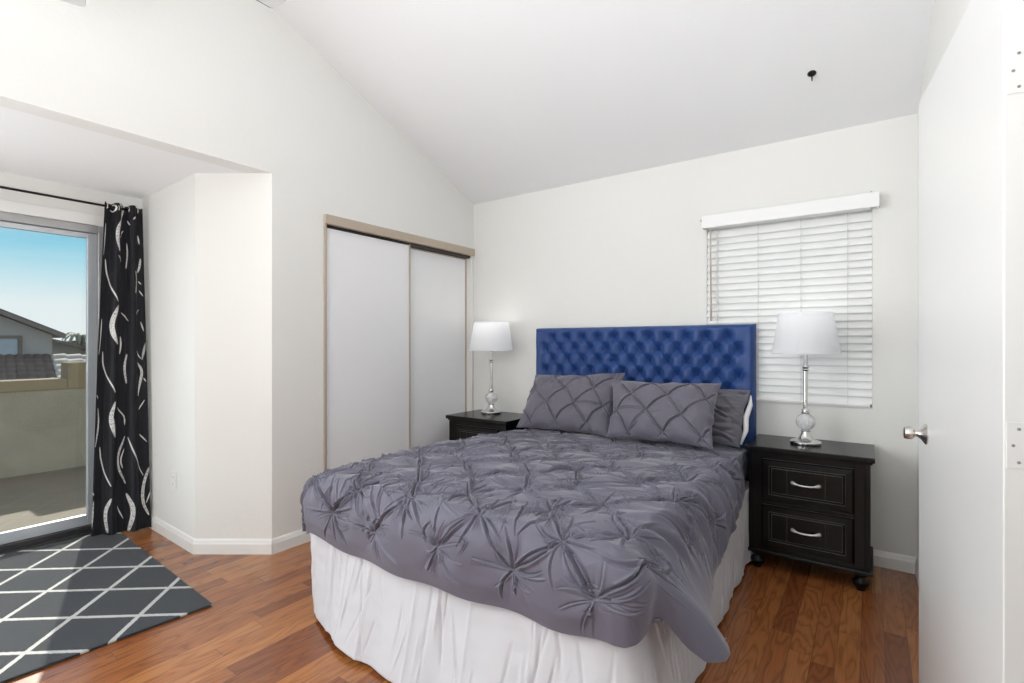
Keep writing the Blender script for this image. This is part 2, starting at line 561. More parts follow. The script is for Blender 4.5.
def copy_tree(o, parent=None):
    c = o.copy()
    COL.objects.link(c)
    if parent is not None: c.parent = parent
    for ch in list(o.children):
        copy_tree(ch, c)
    return c


# ================================================================== ROOM SHELL
XL, YB = -2.8386, 3.4352
XR_B, XR_F = 0.204, 0.262          # right wall face at the back corner / at the door opening
ZT = 2.44
SL = 0.40
ZS = 2.21                           # soffit height of the patio-door bay
RY, RZ = 0.0, ZT + SL * YB          # ceiling ridge line
YREAR = -1.7


def rake(y):
    return RZ - SL * abs(y - RY)


# floor
bm = bmesh.new(); box(bm, -4.06, 0.9, YREAR, YB + 0.02, -0.12, 0.0)
struct(finish('floor', bm, M['floor']))

# back wall with window hole
WX0, WX1, WZ0, WZ1 = -0.872, 0.008, 0.862, 2.00
bm = bmesh.new()
for a in ((XL - 0.12, WX0, 0, ZT + 0.3), (WX1, XR_B + 0.16, 0, ZT + 0.3), (WX0, WX1, 0, WZ0), (WX0, WX1, WZ1, ZT + 0.3)):
    box(bm, a[0], a[1], YB, YB + 0.13, a[2], a[3])
bmesh.ops.remove_doubles(bm, verts=bm.verts, dist=1e-5)
struct(finish('wall_back', bm, M['wall']))

# left wall (closet wall) with closet opening, and the gable above the bay
CY0, CY1, CZ = 1.944, 3.415, 2.0
bm = bmesh.new()
AY = 1.60
prism(bm, [(AY, 0), (CY0, 0), (CY0, rake(CY0) + 0.2), (AY, rake(AY) + 0.2)], 'x', XL - 0.12, XL)
prism(bm, [(CY0, CZ), (CY1, CZ), (CY1, rake(CY1) + 0.2), (CY0, rake(CY0) + 0.2)], 'x', XL - 0.12, XL)
prism(bm, [(CY1, 0), (YB, 0), (YB, rake(YB) + 0.2), (CY1, rake(CY1) + 0.2)], 'x', XL - 0.12, XL)
prism(bm, [(YREAR, ZS), (AY, ZS), (AY, rake(AY) + 0.2), (RY, RZ + 0.2), (YREAR, rake(YREAR) + 0.2)], 'x', XL - 0.12, XL)
bmesh.ops.remove_doubles(bm, verts=bm.verts, dist=1e-5)
struct(finish('wall_left', bm, M['wall']))

# closet interior behind the sliding doors
bm = bmesh.new()
box(bm, XL - 0.75, XL - 0.72, CY0 - 0.1, YB + 0.05, 0, 2.3)
box(bm, XL - 0.72, XL - 0.12, YB, YB + 0.05, 0, 2.3)
box(bm, XL - 0.72, XL - 0.12, CY0 - 0.1, CY0 - 0.05, 0, 2.3)
box(bm, XL - 0.72, XL - 0.12, CY0 - 0.05, YB, 2.25, 2.3)
box(bm, XL - 0.72, XL, CY0 - 0.05, YB, -0.05, -0.001)
struct(finish('wall_closet', bm, M['wall']))

# bay: angled wall, side wall, patio-door wall, soffit ceiling
B_ = (-3.205, 1.343); C_ = (-4.08, 1.376)
bm = bmesh.new()
prism(bm, [(XL, AY), B_, (B_[0], B_[1] + 0.3), (XL - 0.06, AY + 0.06)], 'z', 0, ZS + 0.02)
struct(finish('wall_bay_angle', bm, M['wall']))
bm = bmesh.new()
prism(bm, [B_, C_, (C_[0] - 0.12, C_[1]), (C_[0] - 0.12, C_[1] + 0.13), (B_[0], B_[1] + 0.13)], 'z', 0, ZS + 0.02)
struct(finish('wall_bay_side', bm, M['wall']))
DX = -4.08
DY0, DY1, DZ = -1.05, 1.175, 1.985
bm = bmesh.new()
box(bm, DX - 0.14, DX, DY1, C_[1] + 0.01, 0, ZS)
box(bm, DX - 0.14, DX, YREAR, DY0, 0, ZS)
box(bm, DX - 0.14, DX, DY0, DY1, DZ, ZS)
struct(finish('wall_bay_front', bm, M['wall']))
bm = bmesh.new()
prism(bm, [(DX - 0.14, YREAR), (XL - 0.119, YREAR), (XL - 0.119, AY - 0.05), (B_[0], B_[1]), (C_[0], C_[1] + 0.02), (DX - 0.14, C_[1] + 0.02)], 'z', ZS, ZS + 0.05)
struct(finish('ceiling_bay', bm, M['ceiling']))

# main sloped ceiling
bm = bmesh.new()
prism(bm, [(YB + 0.02, rake(YB + 0.02)), (RY, RZ), (YREAR, rake(YREAR)), (YREAR, rake(YREAR) + 0.12), (RY, RZ + 0.12), (YB + 0.02, rake(YB + 0.02) + 0.12)], 'x', XL - 0.05, 0.9)
struct(finish('ceiling', bm, M['ceiling']))

# right wall with the doorway the white door belongs to
RD0, RD1 = 0.52, 1.345
def xr(y): return XR_B + (XR_F - XR_B) * (YB - y) / (YB - 1.345)
bm = bmesh.new()
def rw(y0, y1, z0, zf):
    vs = []
    for y in (y0, y1):
        for x in (xr(y), xr(y) + 0.13):
            vs.append((bm.verts.new((x, y, z0)), bm.verts.new((x, y, zf(y)))))
    a, b, c, d = vs
    for q in ((a, b), (b, d), (d, c), (c, a)):
        bm.faces.new((q[0][0], q[1][0], q[1][1], q[0][1]))
    bm.faces.new((a[0], b[0], d[0], c[0])); bm.faces.new((a[1], b[1], d[1], c[1]))
rw(RD1, YB, 0, lambda y: rake(y) + 0.1)
rw(RD0, RD1, 2.04, lambda y: rake(y) + 0.1)
rw(0.0, RD0, 0, lambda y: rake(y) + 0.1)
rw(YREAR, 0.0, 0, lambda y: rake(y) + 0.1)
bmesh.ops.recalc_face_normals(bm, faces=bm.faces)
struct(finish('wall_right', bm, M['wall']))

# rear wall and the hall beyond the doorway close the room behind the camera
bm = bmesh.new()
prism(bm, [(DX - 0.14, 0), (1.0, 0), (1.0, rake(YREAR) + 0.1), (DX - 0.14, rake(YREAR) + 0.1)], 'y', YREAR - 0.12, YREAR)
struct(finish('wall_rear', bm, M['wall']))
bm = bmesh.new()
prism(bm, [(YREAR, 0), (2.2, 0), (2.2, rake(2.2) + 0.05), (RY, RZ + 0.05), (YREAR, rake(YREAR) + 0.05)], 'x', 0.9, 1.0)
struct(finish('wall_hall', bm, M['wall']))

# baseboards (moulded profile, extruded along the wall feet)
BP = [(0, 0), (0.013, 0), (0.013, 0.058), (0.010, 0.066), (0.008, 0.076), (0.004, 0.084), (0, 0.086)]


def baseboard(name, p0, p1, side, ext0=0.0, ext1=0.0):
    p0 = Vector((*p0, 0)); p1 = Vector((*p1, 0))
    t = (p1 - p0).normalized()
    n = Vector((t.y, -t.x, 0)) * side
    bm = bmesh.new()
    A = [bm.verts.new(p0 - t * ext0 * (a / 0.013) + n * a + Vector((0, 0, z))) for a, z in BP]
    B = [bm.verts.new(p1 + t * ext1 * (a / 0.013) + n * a + Vector((0, 0, z))) for a, z in BP]
    bm.faces.new(A); bm.faces.new(B[::-1])
    for i in range(len(BP)):
        j = (i + 1) % len(BP)
        bm.faces.new((A[i], B[i], B[j], A[j]))
    return struct(finish(name, bm, M['trim']))


baseboard('baseboard_back', (XL + 0.02, YB), (XR_B, YB), 1, 0, -0.013)
baseboard('baseboard_right', (xr(YB), YB), (xr(1.40), 1.40), 1, -0.013, 0)
baseboard('baseboard_left', (XL, AY), (XL, CY0 - 0.012), 1, 0.004, 0)
baseboard('baseboard_bay_angle', B_, (XL, AY), 1, 0.006, 0.004)
baseboard('baseboard_bay_side', C_, B_, 1, -0.013, 0.006)

# ------------------------------------------------------------------ closet
bm = bmesh.new()
box(bm, XL - 0.012, XL + 0.022, CY0 - 0.004, CY1 + 0.008, 1.983, 2.043)
struct(finish('trim_1', bm, M['tan'], bevel=0.002), 'tan fascia over the closet doors')
bm = bmesh.new()
box(bm, XL - 0.11, XL + 0.012, CY0 - 0.004, CY0 + 0.012, 0, 1.983)
struct(finish('trim_2', bm, M['tan'], bevel=0.0015), 'tan left jamb of the closet')
bm = bmesh.new()
box(bm, XL - 0.11, XL + 0.004, CY1 - 0.012, CY1 + 0.004, 0, 1.983)
struct(finish('trim_3', bm, M['wall'], bevel=0.0015), 'painted right jamb of the closet')
bm = bmesh.new()
box(bm, XL - 0.11, XL - 0.012, CY0 + 0.012, CY1 - 0.012, 1.965, 2.0)  # dark colour stands in for shade in the gap above the doors
struct(finish('trim_4', bm, M['dark_gap']), 'track strip behind the closet fascia, coloured dark for the shaded gap')
bm = bmesh.new()
box(bm, XL - 0.10, XL - 0.004, CY0 + 0.012, CY1 - 0.012, 0, 0.012)
struct(finish('trim_5', bm, M['tan']), 'closet floor track')


def closet_door(y0, y1, x, label, zt):
    t = thing('closet_door', label, 'closet door', (x, (y0 + y1) / 2, 0.015), 0, 'sliding closet doors')
    w = (y1 - y0) / 2
    bm = bmesh.new(); box(bm, -0.012, 0.0, -w + 0.006, w - 0.006, 0.006, zt - 0.006)
    finish('panel', bm, M['closet_panel'], t)
    bm = bmesh.new()
    for s in (-1, 1):
        box(bm, -0.02, 0.008, s * w - (0.011 if s > 0 else 0), s * w + (0.011 if s < 0 else 0), 0, zt)
    box(bm, -0.02, 0.006, -w + 0.011, w - 0.011, 0, 0.016)
    box(bm, -0.02, 0.006, -w + 0.011, w - 0.011, zt - 0.010, zt)
    finish('frame', bm, M['tan'], t, bevel=0.0015)
    return t


closet_door(CY0 + 0.014, 2.697, XL - 0.018, 'white sliding closet door panel on the left, in front of the other', 1.962)
closet_door(2.64, CY1 - 0.014, XL - 0.062, 'white sliding closet door panel on the right, set behind the other', 1.946)

# ------------------------------------------------------------------ window in back wall
bm = bmesh.new()
yy0, yy1 = YB + 0.075, YB + 0.115
for a in ((WX0, WX0 + 0.04, WZ0, WZ1), (WX1 - 0.04, WX1, WZ0, WZ1), (WX0 + 0.04, WX1 - 0.04, WZ0, WZ0 + 0.04), (WX0 + 0.04, WX1 - 0.04, WZ1 - 0.04, WZ1),
          (WX0 + 0.04, WX1 - 0.04, 1.41, 1.445)):
    box(bm, a[0], a[1], yy0, yy1, a[2], a[3])
win = struct(finish('window_1', bm, M['trim'], bevel=0.002), 'white framed window behind the blind')
bm = bmesh.new(); box(bm, WX0 + 0.03, WX1 - 0.03, YB + 0.094, YB + 0.098, WZ0 + 0.03, WZ1 - 0.03)
finish('window_pane', bm, M['pane'], win)
bm = bmesh.new(); box(bm, WX0 + 0.002, WX1 - 0.002, YB - 0.004, YB + 0.074, WZ0 - 0.004, WZ0 + 0.006)
finish('window_sill', bm, M['trim'], win, bevel=0.002)

# blind
bl = thing('window_blind', 'white horizontal slat blind, closed, covering the window behind the right lamp', 'blind', (0, YB, 0))
bm = bmesh.new()
box(bm, -0.888, 0.040, -0.068, -0.056, 1.960, 2.040)
box(bm, -0.888, -0.876, -0.056, 0.0, 1.960, 2.040)
box(bm, 0.028, 0.040, -0.056, 0.0, 1.960, 2.040)
finish('valance', bm, M['blind'], bl, bevel=0.003)
bm = bmesh.new(); box(bm, WX0 + 0.008, WX1 - 0.008, -0.045, 0.015, 1.962, 1.995)
finish('head_rail', bm, M['blind'], bl, bevel=0.002)
# slats
NS = 25
zs = np.linspace(1.925, 0.908, NS)
bm = bmesh.new()
tilt = math.radians(66)
for z in zs:
    rows = []
    for k in range(7):
        w = (k / 6 - 0.5) * 0.054
        arch = 0.0036 * (1 - (2 * k / 6 - 1) ** 2)
        dy = w * math.cos(tilt) - arch * math.sin(tilt)
        dz = w * math.sin(tilt) + arch * math.cos(tilt)
        rows.append((0.005 + dy, z + dz))
    thick = Vector((0, math.sin(tilt), -math.cos(tilt))) * 0.0026
    top = [[bm.verts.new((x, y, zz)) for (y, zz) in rows] for x in (WX0 + 0.004, WX1 - 0.001)]
    bot = [[bm.verts.new(Vector((x, y, zz)) + thick) for (y, zz) in rows] for x in (WX0 + 0.004, WX1 - 0.001)]
    for k in range(6):
        bm.faces.new((top[0][k], top[1][k], top[1][k + 1], top[0][k + 1]))
        bm.faces.new((bot[0][k], bot[0][k + 1], bot[1][k + 1], bot[1][k]))
        for e in (0, 1):
            bm.faces.new((top[e][k], top[e][k + 1], bot[e][k + 1], bot[e][k]))
    for k in (0, 6):
        bm.faces.new((top[0][k], top[1][k], bot[1][k], bot[0][k]))
finish('slats', bm, M['blind'], bl, auto=50)
bm = bmesh.new(); box(bm, WX0 + 0.012, WX1 - 0.010, -0.018, 0.028, 0.868, 0.884)
finish('bottom_rail', bm, M['blind'], bl, bevel=0.003)
for x in (-0.80, -0.565, -0.335, -0.105):
    bm = bmesh.new()
    pts = []
    for i, z in enumerate(zs):
        pts.append((x, -0.0115, z + 0.016)); pts.append((x, -0.012, z - 0.020))
    tube(bm, [(x, -0.013, 1.96)] + pts + [(x, -0.018, 0.876)], 0.0013, 6)
    for z in zs:
        box(bm, x - 0.004, x + 0.004, -0.014, -0.0105, z - 0.0215, z - 0.0195)
    finish('ladder_cord', bm, M['cord'], bl)
bm = bmesh.new(); tube(bm, [(-0.838, -0.055, 1.955), (-0.838, -0.045, 1.94), (-0.838, -0.030, 1.365)], 0.0042, 8)
finish('tilt_wand', bm, M['wand'], bl, smooth=True)
bm = bmesh.new(); tube(bm, [(-0.795, -0.045, 1.955), (-0.795, -0.046, 1.50)], 0.0014, 6)
lathe(bm, [(0.0, 1.50), (0.004, 1.498), (0.008, 1.475), (0.007, 1.468), (0.0, 1.467)], 12, (-0.795, -0.046))
finish('pull_cord', bm, M['cord'], bl)
bm = bmesh.new(); tube(bm, [(-0.80, -0.047, 1.955), (-0.80, -0.048, 1.40)], 0.0014, 6)
lathe(bm, [(0.0, 1.40), (0.004, 1.398), (0.008, 1.375), (0.007, 1.368), (0.0, 1.367)], 12, (-0.80, -0.048))
finish('pull_cord', bm, M['cord'], bl)
for x in (-0.905, 0.003):
    bm = bmesh.new()
    lathe(bm, [(0.0, 0), (0.006, 0.001), (0.006, 0.006), (0.003, 0.008), (0.003, 0.013), (0, 0.013)], 10, (0, 0),
          Matrix.Translation((x, -0.002 if x < -0.5 else -0.04, 2.024 if x < -0.5 else 2.040)) @ (Matrix.Rotation(PI / 2, 4, 'X') if x < -0.5 else Matrix.Identity(4)))
    finish('mounting_screw', bm, M['nickel'], bl, smooth=True)

# ------------------------------------------------------------------ sliding patio door (in the bay)
bm = bmesh.new()
xa, xb = DX - 0.105, DX - 0.02
box(bm, xa, xb, DY1 - 0.034, DY1, 0.012, DZ)           # right jamb
box(bm, xa, xb, DY0, DY0 + 0.034, 0.012, DZ)
box(bm, xa, xb, DY0 + 0.034, DY1 - 0.034, DZ - 0.050, DZ)   # head
pd = struct(finish('door_1', bm, M['alum'], bevel=0.003), 'sliding glass patio door with a grey aluminium frame')
bm = bmesh.new()
box(bm, DX - 0.13, DX + 0.012, DY0, DY1, 0.0, 0.014)
box(bm, DX - 0.105, DX - 0.020, DY0, DY1, 0.014, 0.048)
finish('threshold', bm, M['threshold'], pd, bevel=0.003)
xg = DX - 0.062
bm = bmesh.new()
for s0, s1, in ((DY1 - 0.085, DY1 - 0.036), (0.02, 0.07)):
    box(bm, xg - 0.016, xg + 0.016, s0, s1, 0.05, DZ - 0.052)
box(bm, xg - 0.016, xg + 0.016, 0.07, DY1 - 0.085, DZ - 0.085, DZ - 0.052)
box(bm, xg - 0.016, xg + 0.016, 0.07, DY1 - 0.085, 0.05, 0.115)
sash = finish('sash', bm, M['alum_light'], pd, bevel=0.003)
bm = bmesh.new(); box(bm, xg - 0.003, xg + 0.003, 0.06, DY1 - 0.08, 0.10, DZ - 0.08)
finish('pane', bm, M['pane'], sash)
xg2 = DX - 0.095
bm = bmesh.new()
for s0, s1 in ((DY0 + 0.036, DY0 + 0.085), (0.04, 0.09)):
    box(bm, xg2 - 0.012, xg2 + 0.012, s0, s1, 0.05, DZ - 0.052)
box(bm, xg2 - 0.012, xg2 + 0.012, DY0 + 0.085, 0.04, DZ - 0.085, DZ - 0.052)
box(bm, xg2 - 0.012, xg2 + 0.012, DY0 + 0.085, 0.04, 0.05, 0.115)
sash2 = finish('sash', bm, M['alum_light'], pd, bevel=0.003)
bm = bmesh.new(); box(bm, xg2 - 0.003, xg2 + 0.003, DY0 + 0.08, 0.045, 0.10, DZ - 0.08)
finish('pane', bm, M['pane'], sash2)
# white casing strip over the door
bm = bmesh.new(); box(bm, DX, DX + 0.014, DY0 - 0.05, DY1 + 0.012, DZ - 0.004, DZ + 0.062)
struct(finish('trim_6', bm, M['trim'], bevel=0.003), 'white head casing over the patio door')

# ------------------------------------------------------------------ curtain rod and curtain
RODX, RODZ = -3.955, 2.092
rod = thing('curtain_rod', 'thin black curtain rod above the sliding patio door', 'curtain rod', (RODX, 0, RODZ))
bm = bmesh.new(); tube(bm, [(0, -1.15, 0), (0, 1.29, 0)], 0.0075, 14)
finish('pole', bm, M['black_metal'], rod, smooth=True)
bm = bmesh.new()
lathe(bm, [(0.0, 0), (0.009, 0.0), (0.010, 0.008), (0.016, 0.014), (0.021, 0.026), (0.018, 0.038), (0.008, 0.046), (0, 0.048)], 18, (0, 0),
      Matrix.Translation((0, 1.286, 0)) @ Matrix.Rotation(-PI / 2, 4, 'X'))
finish('finial', bm, M['black_metal'], rod, smooth=True)
bm = bmesh.new()
tube(bm, [(0, 1.275, -0.012), (-0.06, 1.275, -0.014), (DX - RODX + 0.006, 1.275, -0.014)], 0.006, 8)
box(bm, DX - RODX, DX - RODX + 0.006, 1.258, 1.292, -0.05, 0.03)
finish('bracket', bm, M['black_metal'], rod)

NU, NV = 220, 900
u = np.linspace(0, 1, NU)[:, None] * np.ones((1, NV))
v = np.linspace(0, 1, NV)[None, :] * np.ones((NU, 1))      # 0 bottom, 1 top
zc = 0.014 + v * (2.118 - 0.014)
sm = v * v * (3 - 2 * v)
y_l = 1.068 + 0.062 * v ** 1.3; y_r = 1.352 - 0.020 * v
x_l = -3.975 + 0.01 * v; x_r = -3.852 - 0.095 * v ** 0.9
ph = 2 * PI * (2.6 * u + 0.10) + 0.5 * np.sin(3.0 * v + 1.0) * u * (1 - u) * 3
amp = (0.014 + 0.008 * (1 - v)) * np.minimum(1, np.minimum(u, 1 - u) * 9 + 0.25)
fold = np.cos(ph) + 0.28 * np.cos(2 * ph + 0.9)
px = x_l + (x_r - x_l) * u + amp * fold
py = y_l + (y_r - y_l) * u + 0.004 * np.sin(ph * 2 + 0.5) * (0.5 + 0.5 * v)
px = px + 0.006 * np.sin(7 * v + 4 * u) * (1 - v)
zc = zc + 0.006 * np.cos(ph) * (v > 0.98)
CP = np.stack([px, py, zc], -1)
cur = thing('curtain', 'black curtain with silver wavy leaf print gathered beside the patio door', 'curtain', (0, 0, 0))
cl = grid_obj('drape', CP, M['curtain'], cur, solid=0.003, offset=0)
# printed leaf strokes, laid out on the cloth in a flat (s, t) chart
S = []
def st(off, w, *pts): S.append((w, [(80 + a / 5.256, off + b / 5.256) for a, b in pts]))
A_, B2, C2 = 190, 310, 420
for w, pts in ((13, [(225, 60), (215, 130), (188, 190), (185, 260), (195, 320)]), (6, [(190, 65), (205, 100), (212, 128)]), (5, [(222, 210), (195, 250)]),
               (11, [(238, 275), (246, 330), (235, 410)]), (5, [(188, 345), (213, 375)]), (5, [(272, 125), (265, 142)]), (5, [(240, 150), (255, 175)]),
               (6, [(298, 225), (305, 270)]), (10, [(312, 350), (309, 400), (300, 428)]), (11, [(278, 420), (288, 470), (280, 540)]), (4, [(305, 475), (318, 490)]),
               (5, [(310, 525), (328, 555)]), (7, [(135, 180), (130, 280), (122, 350)]), (5, [(135, 370), (140, 460), (170, 530), (190, 590)]), (5, [(310, 630), (285, 655)]),
               (5, [(152, 88), (160, 78), (178, 82), (184, 98), (176, 114), (160, 116), (152, 106)])):
    st(A_, w, *pts)
for w, pts in ((20, [(192, -20), (165, 70), (170, 130), (190, 185)]), (5, [(218, 18), (255, 62)]), (7, [(320, 65), (335, 115)]), (8, [(215, 145), (219, 190), (213, 238)]),
               (7, [(120, 55), (112, 180), (100, 240)]), (6, [(125, 225), (125, 310), (160, 380), (180, 440)]), (15, [(250, 240), (234, 310), (250, 395)]),
               (12, [(345, 180), (330, 270)]), (5, [(292, 222), (325, 265)]), (14, [(305, 285), (335, 330), (322, 400), (310, 465)]), (6, [(348, 490), (318, 540)]),
               (5, [(340, 370), (352, 390)]), (17, [(180, 490), (158, 580), (180, 675)]), (6, [(200, 520), (245, 580), (243, 615)]), (5, [(88, 450), (100, 470)]),
               (10, [(100, 520), (106, 600), (85, 690)])):
    st(B2, w, *pts)
for w, pts in ((10, [(170, -5), (178, 90)]), (10, [(105, 0), (100, 70), (80, 140)]), (7, [(110, 145), (115, 230), (160, 350)]), (13, [(245, 100), (204, 200), (210, 270), (250, 352)]),
               (8, [(240, 168), (219, 225), (232, 268)]), (6, [(260, 105), (290, 210), (350, 320)]), (19, [(378, 280), (350, 370), (345, 460), (382, 535)]), (8, [(390, 405), (368, 470)]),
               (5, [(325, 95), (365, 140)]), (21, [(255, 405), (290, 490), (262, 610)]), (6, [(198, 460), (235, 535)]), (16, [(160, 415), (133, 490), (145, 592)]),
               (10, [(70, 420), (65, 510), (48, 600)]), (5, [(60, 365), (72, 390)]), (6, [(240, -10), (243, 40)])):
    st(C2, w, *pts)
tt = (1 - v)
cx = (103 - 12 * tt) + u * ((140 + 15 * tt) - (103 - 12 * tt))
cy = 203.5 + tt * 331.0
pr = np.zeros_like(cx)
for w, pts in S:
    P = np.array(pts)
    # smooth the polyline
    for _ in range(2):
        if len(P) > 2:
            Q = [P[0]]
            for a, b in zip(P[:-1], P[1:]):
                Q += [a * 0.75 + b * 0.25, a * 0.25 + b * 0.75]
            P = np.array(Q + [P[-1]])
    tot = len(P) - 1
    msk = (cx > P[:, 0].min() - 4) & (cx < P[:, 0].max() + 4) & (cy > P[:, 1].min() - 4) & (cy < P[:, 1].max() + 4)
    ii = np.where(msk)
    X_, Y_ = cx[ii], cy[ii]
    best = np.zeros(len(X_))
    for k in range(tot):
        a, b = P[k], P[k + 1]
        d = b - a
        tq = np.clip(((X_ - a[0]) * d[0] + (Y_ - a[1]) * d[1]) / (d @ d + 1e-9), 0, 1)
        dist = np.hypot(X_ - a[0] - tq * d[0], Y_ - a[1] - tq * d[1])
        f = (k + tq) / tot
        wid = (max(w * 0.80, 5.2) / 5.256 / 2) * (0.25 + 0.85 * np.sin(PI * np.clip(f, 0, 1)) ** 0.8)
        c = np.clip((wid - dist) / 0.22 + 0.5, 0, 1)
        if w >= 10:      # wide leaves are speckled with an open core
            core = dist < wid * 0.70
            c = np.where(core, c * (0.25 + 0.75 * (rng.random(len(c)) < 0.45)), c)
        best = np.maximum(best, c)
    pr[ii] = np.maximum(pr[ii], best)
ca = cl.data.color_attributes.new('print', 'FLOAT_COLOR', 'POINT')
colr = np.ones((NU * NV, 4), np.float32)
colr[:, :3] = pr.reshape(-1, 1)
ca.data.foreach_set('color', colr.reshape(-1))
# grommets
for k in range(4):
    uu = [0.09, 0.36, 0.62, 0.88][k]
    i = int(uu * (NU - 1))
    c = CP[i, int(NV * 0.972)]
    bm = bmesh.new()
    pts = [(RODX + 0.019 * math.cos(a), c[1], RODZ + 0.019 * math.sin(a)) for a in np.linspace(0, 2 * PI, 25)]
    tube(bm, pts, 0.0032, 8)
    finish('grommet', bm, M['nickel'], cur, smooth=True)

# ------------------------------------------------------------------ rug
bm = bmesh.new()
box(bm, -1.535, 0.0, -2.1, 0.0, 0.0, 0.011)
rug = finish('rug', bm, M['rug'], bevel=0.004)
rug.location = (RUG_O.x, RUG_O.y, 0.0006)
rug.rotation_euler = (0, 0, RUG_ROT)
tag(rug, 'charcoal rug with white diamond lines on the floor by the patio door', 'rug')

# ------------------------------------------------------------------ wall outlet on the bay side wall
def outlet():
    ang = math.atan2(C_[1] - B_[1], C_[0] - B_[0]) + PI
    t = thing('wall_outlet', 'small white wall outlet low on the bay wall beside the curtain', 'outlet',
              (-3.512, B_[1] + (C_[1] - B_[1]) * ((-3.512 - B_[0]) / (C_[0] - B_[0])), 0.375), ang)
    bm = bmesh.new(); box(bm, -0.035, 0.035, -0.006, 0.0, -0.057, 0.057)
    finish('cover_plate', bm, M['plate'], t, bevel=0.003)
    for s in (-1, 1):
        bm = bmesh.new()
        lathe(bm, [(0.0, 0), (0.0165, 0), (0.0165, 0.0025), (0.015, 0.0035), (0, 0.0035)], 20, (0, 0),
              Matrix.Translation((0, -0.006, s * 0.021)) @ Matrix.Rotation(PI / 2, 4, 'X'))
        so = finish('socket', bm, M['plate'], t, smooth=False)
        bm = bmesh.new()
        for q in (-0.006, 0.006):
            box(bm, q - 0.001, q + 0.001, -0.0102, -0.0093, s * 0.021 - 0.003, s * 0.021 + 0.006)
        finish('slot', bm, M['slot'], so)
outlet()

# ------------------------------------------------------------------ the open white door on the right
HX, HY = 0.210, 1.352
EX, EY = 0.130, 2.145
dang = math.atan2(EY - HY, EX - HX)
dl = math.hypot(EX - HX, EY - HY)
# door-local: x along the leaf from hinge to free edge, y negative towards the room
dr = bpy.data.objects.new('door_2', None); COL.objects.link(dr)
dr.location = (HX, HY, 0.0); dr.rotation_euler = (0, 0, dang)
struct(dr, 'open white flush door folded back against the right wall')
bm = bmesh.new(); box(bm, 0, dl, -0.035, 0.0, 0.012, 2.012)
finish('leaf', bm, M['door'], dr, bevel=0.0025)
kz, kx = 0.939, dl - 0.118
RotY = Matrix.Rotation(-PI / 2, 4, 'X')       # +z -> +y (room side)
bm = bmesh.new()
lathe(bm, [(0, 0), (0.032, 0), (0.032, 0.003), (0.027, 0.007), (0.017, 0.014), (0.011, 0.021), (0.0095, 0.024), (0.0095, 0.032), (0, 0.032)], 32, (0, 0),
      Matrix.Translation((kx, 0.0, kz)) @ RotY)
kn = finish('rosette', bm, M['nickel'], dr, smooth=False, auto=40)
bm = bmesh.new()
lathe(bm, [(0, 0.029), (0.012, 0.029), (0.0150, 0.031), (0.0190, 0.036), (0.0195, 0.050), (0.0180, 0.055), (0.012, 0.057), (0, 0.057)], 12, (0, 0),
      Matrix.Translation((kx, 0.0, kz)) @ RotY)
finish('knob', bm, M['nickel'], dr, auto=30)
bm = bmesh.new()
lathe(bm, [(0, 0), (0.030, 0), (0.020, 0.008), (0.011, 0.016), (0.011, 0.028), (0.020, 0.036), (0.022, 0.044), (0.014, 0.050), (0, 0.050)], 24, (0, 0),
      Matrix.Translation((kx, -0.035, kz)) @ Matrix.Rotation(PI / 2, 4, 'X'))
finish('knob', bm, M['nickel'], dr, auto=40)
bm = bmesh.new(); box(bm, dl, dl + 0.0015, -0.030, -0.005, kz - 0.028, kz + 0.028)
finish('latch_plate', bm, M['nickel'], dr)
for z0 in (1.700, 0.22, 0.98):
    bm = bmesh.new(); box(bm, -0.0022, 0.0, -0.033, -0.004, z0, z0 + 0.089)
    hg = finish('hinge', bm, M['door'], dr, bevel=0.001)
    bm = bmesh.new()
    for k, (yy, zz) in enumerate(((-0.022, 0.076), (-0.014, 0.044), (-0.022, 0.012))):
        lathe(bm, [(0, 0), (0.003, 0), (0.002, 0.0012), (0, 0.0012)], 10, (0, 0),
              Matrix.Translation((-0.0022, yy, z0 + zz)) @ Matrix.Rotation(-PI / 2, 4, 'Y'))
    finish('screw', bm, M['slot'], hg)

# ------------------------------------------------------------------ ceiling hook and fan
hk = thing('ceiling_hook', 'small black hook screwed into the sloped ceiling above the window', 'hook', (-0.246, 3.015, rake(3.015)))
tl = math.atan(SL)
bm = bmesh.new()
lathe(bm, [(0, -0.001), (0.020, -0.001), (0.020, -0.004), (0.012, -0.009), (0.0, -0.010)], 24, (0, 0), Matrix.Rotation(-tl, 4, 'X'))
finish('plate', bm, M['hook'], hk, smooth=True)
bm = bmesh.new()
pts = [(0, 0, -0.006), (0, 0, -0.022)] + [(0.010 * math.cos(a) - 0.010 + 0.010, 0.010 * math.cos(a) - 0.010, -0.026 + 0.010 * math.sin(a) - 0.004) for a in np.linspace(0, -1.45 * PI, 14)]
pts = [(0, 0, -0.006), (0, 0, -0.024)] + [(0, 0.009 * (1 - math.cos(a)), -0.024 - 0.009 * math.sin(a)) for a in np.linspace(0.2, 1.4 * PI, 12)]
tube(bm, pts, 0.0030, 8)
finish('eye', bm, M['hook'], hk, smooth=True)

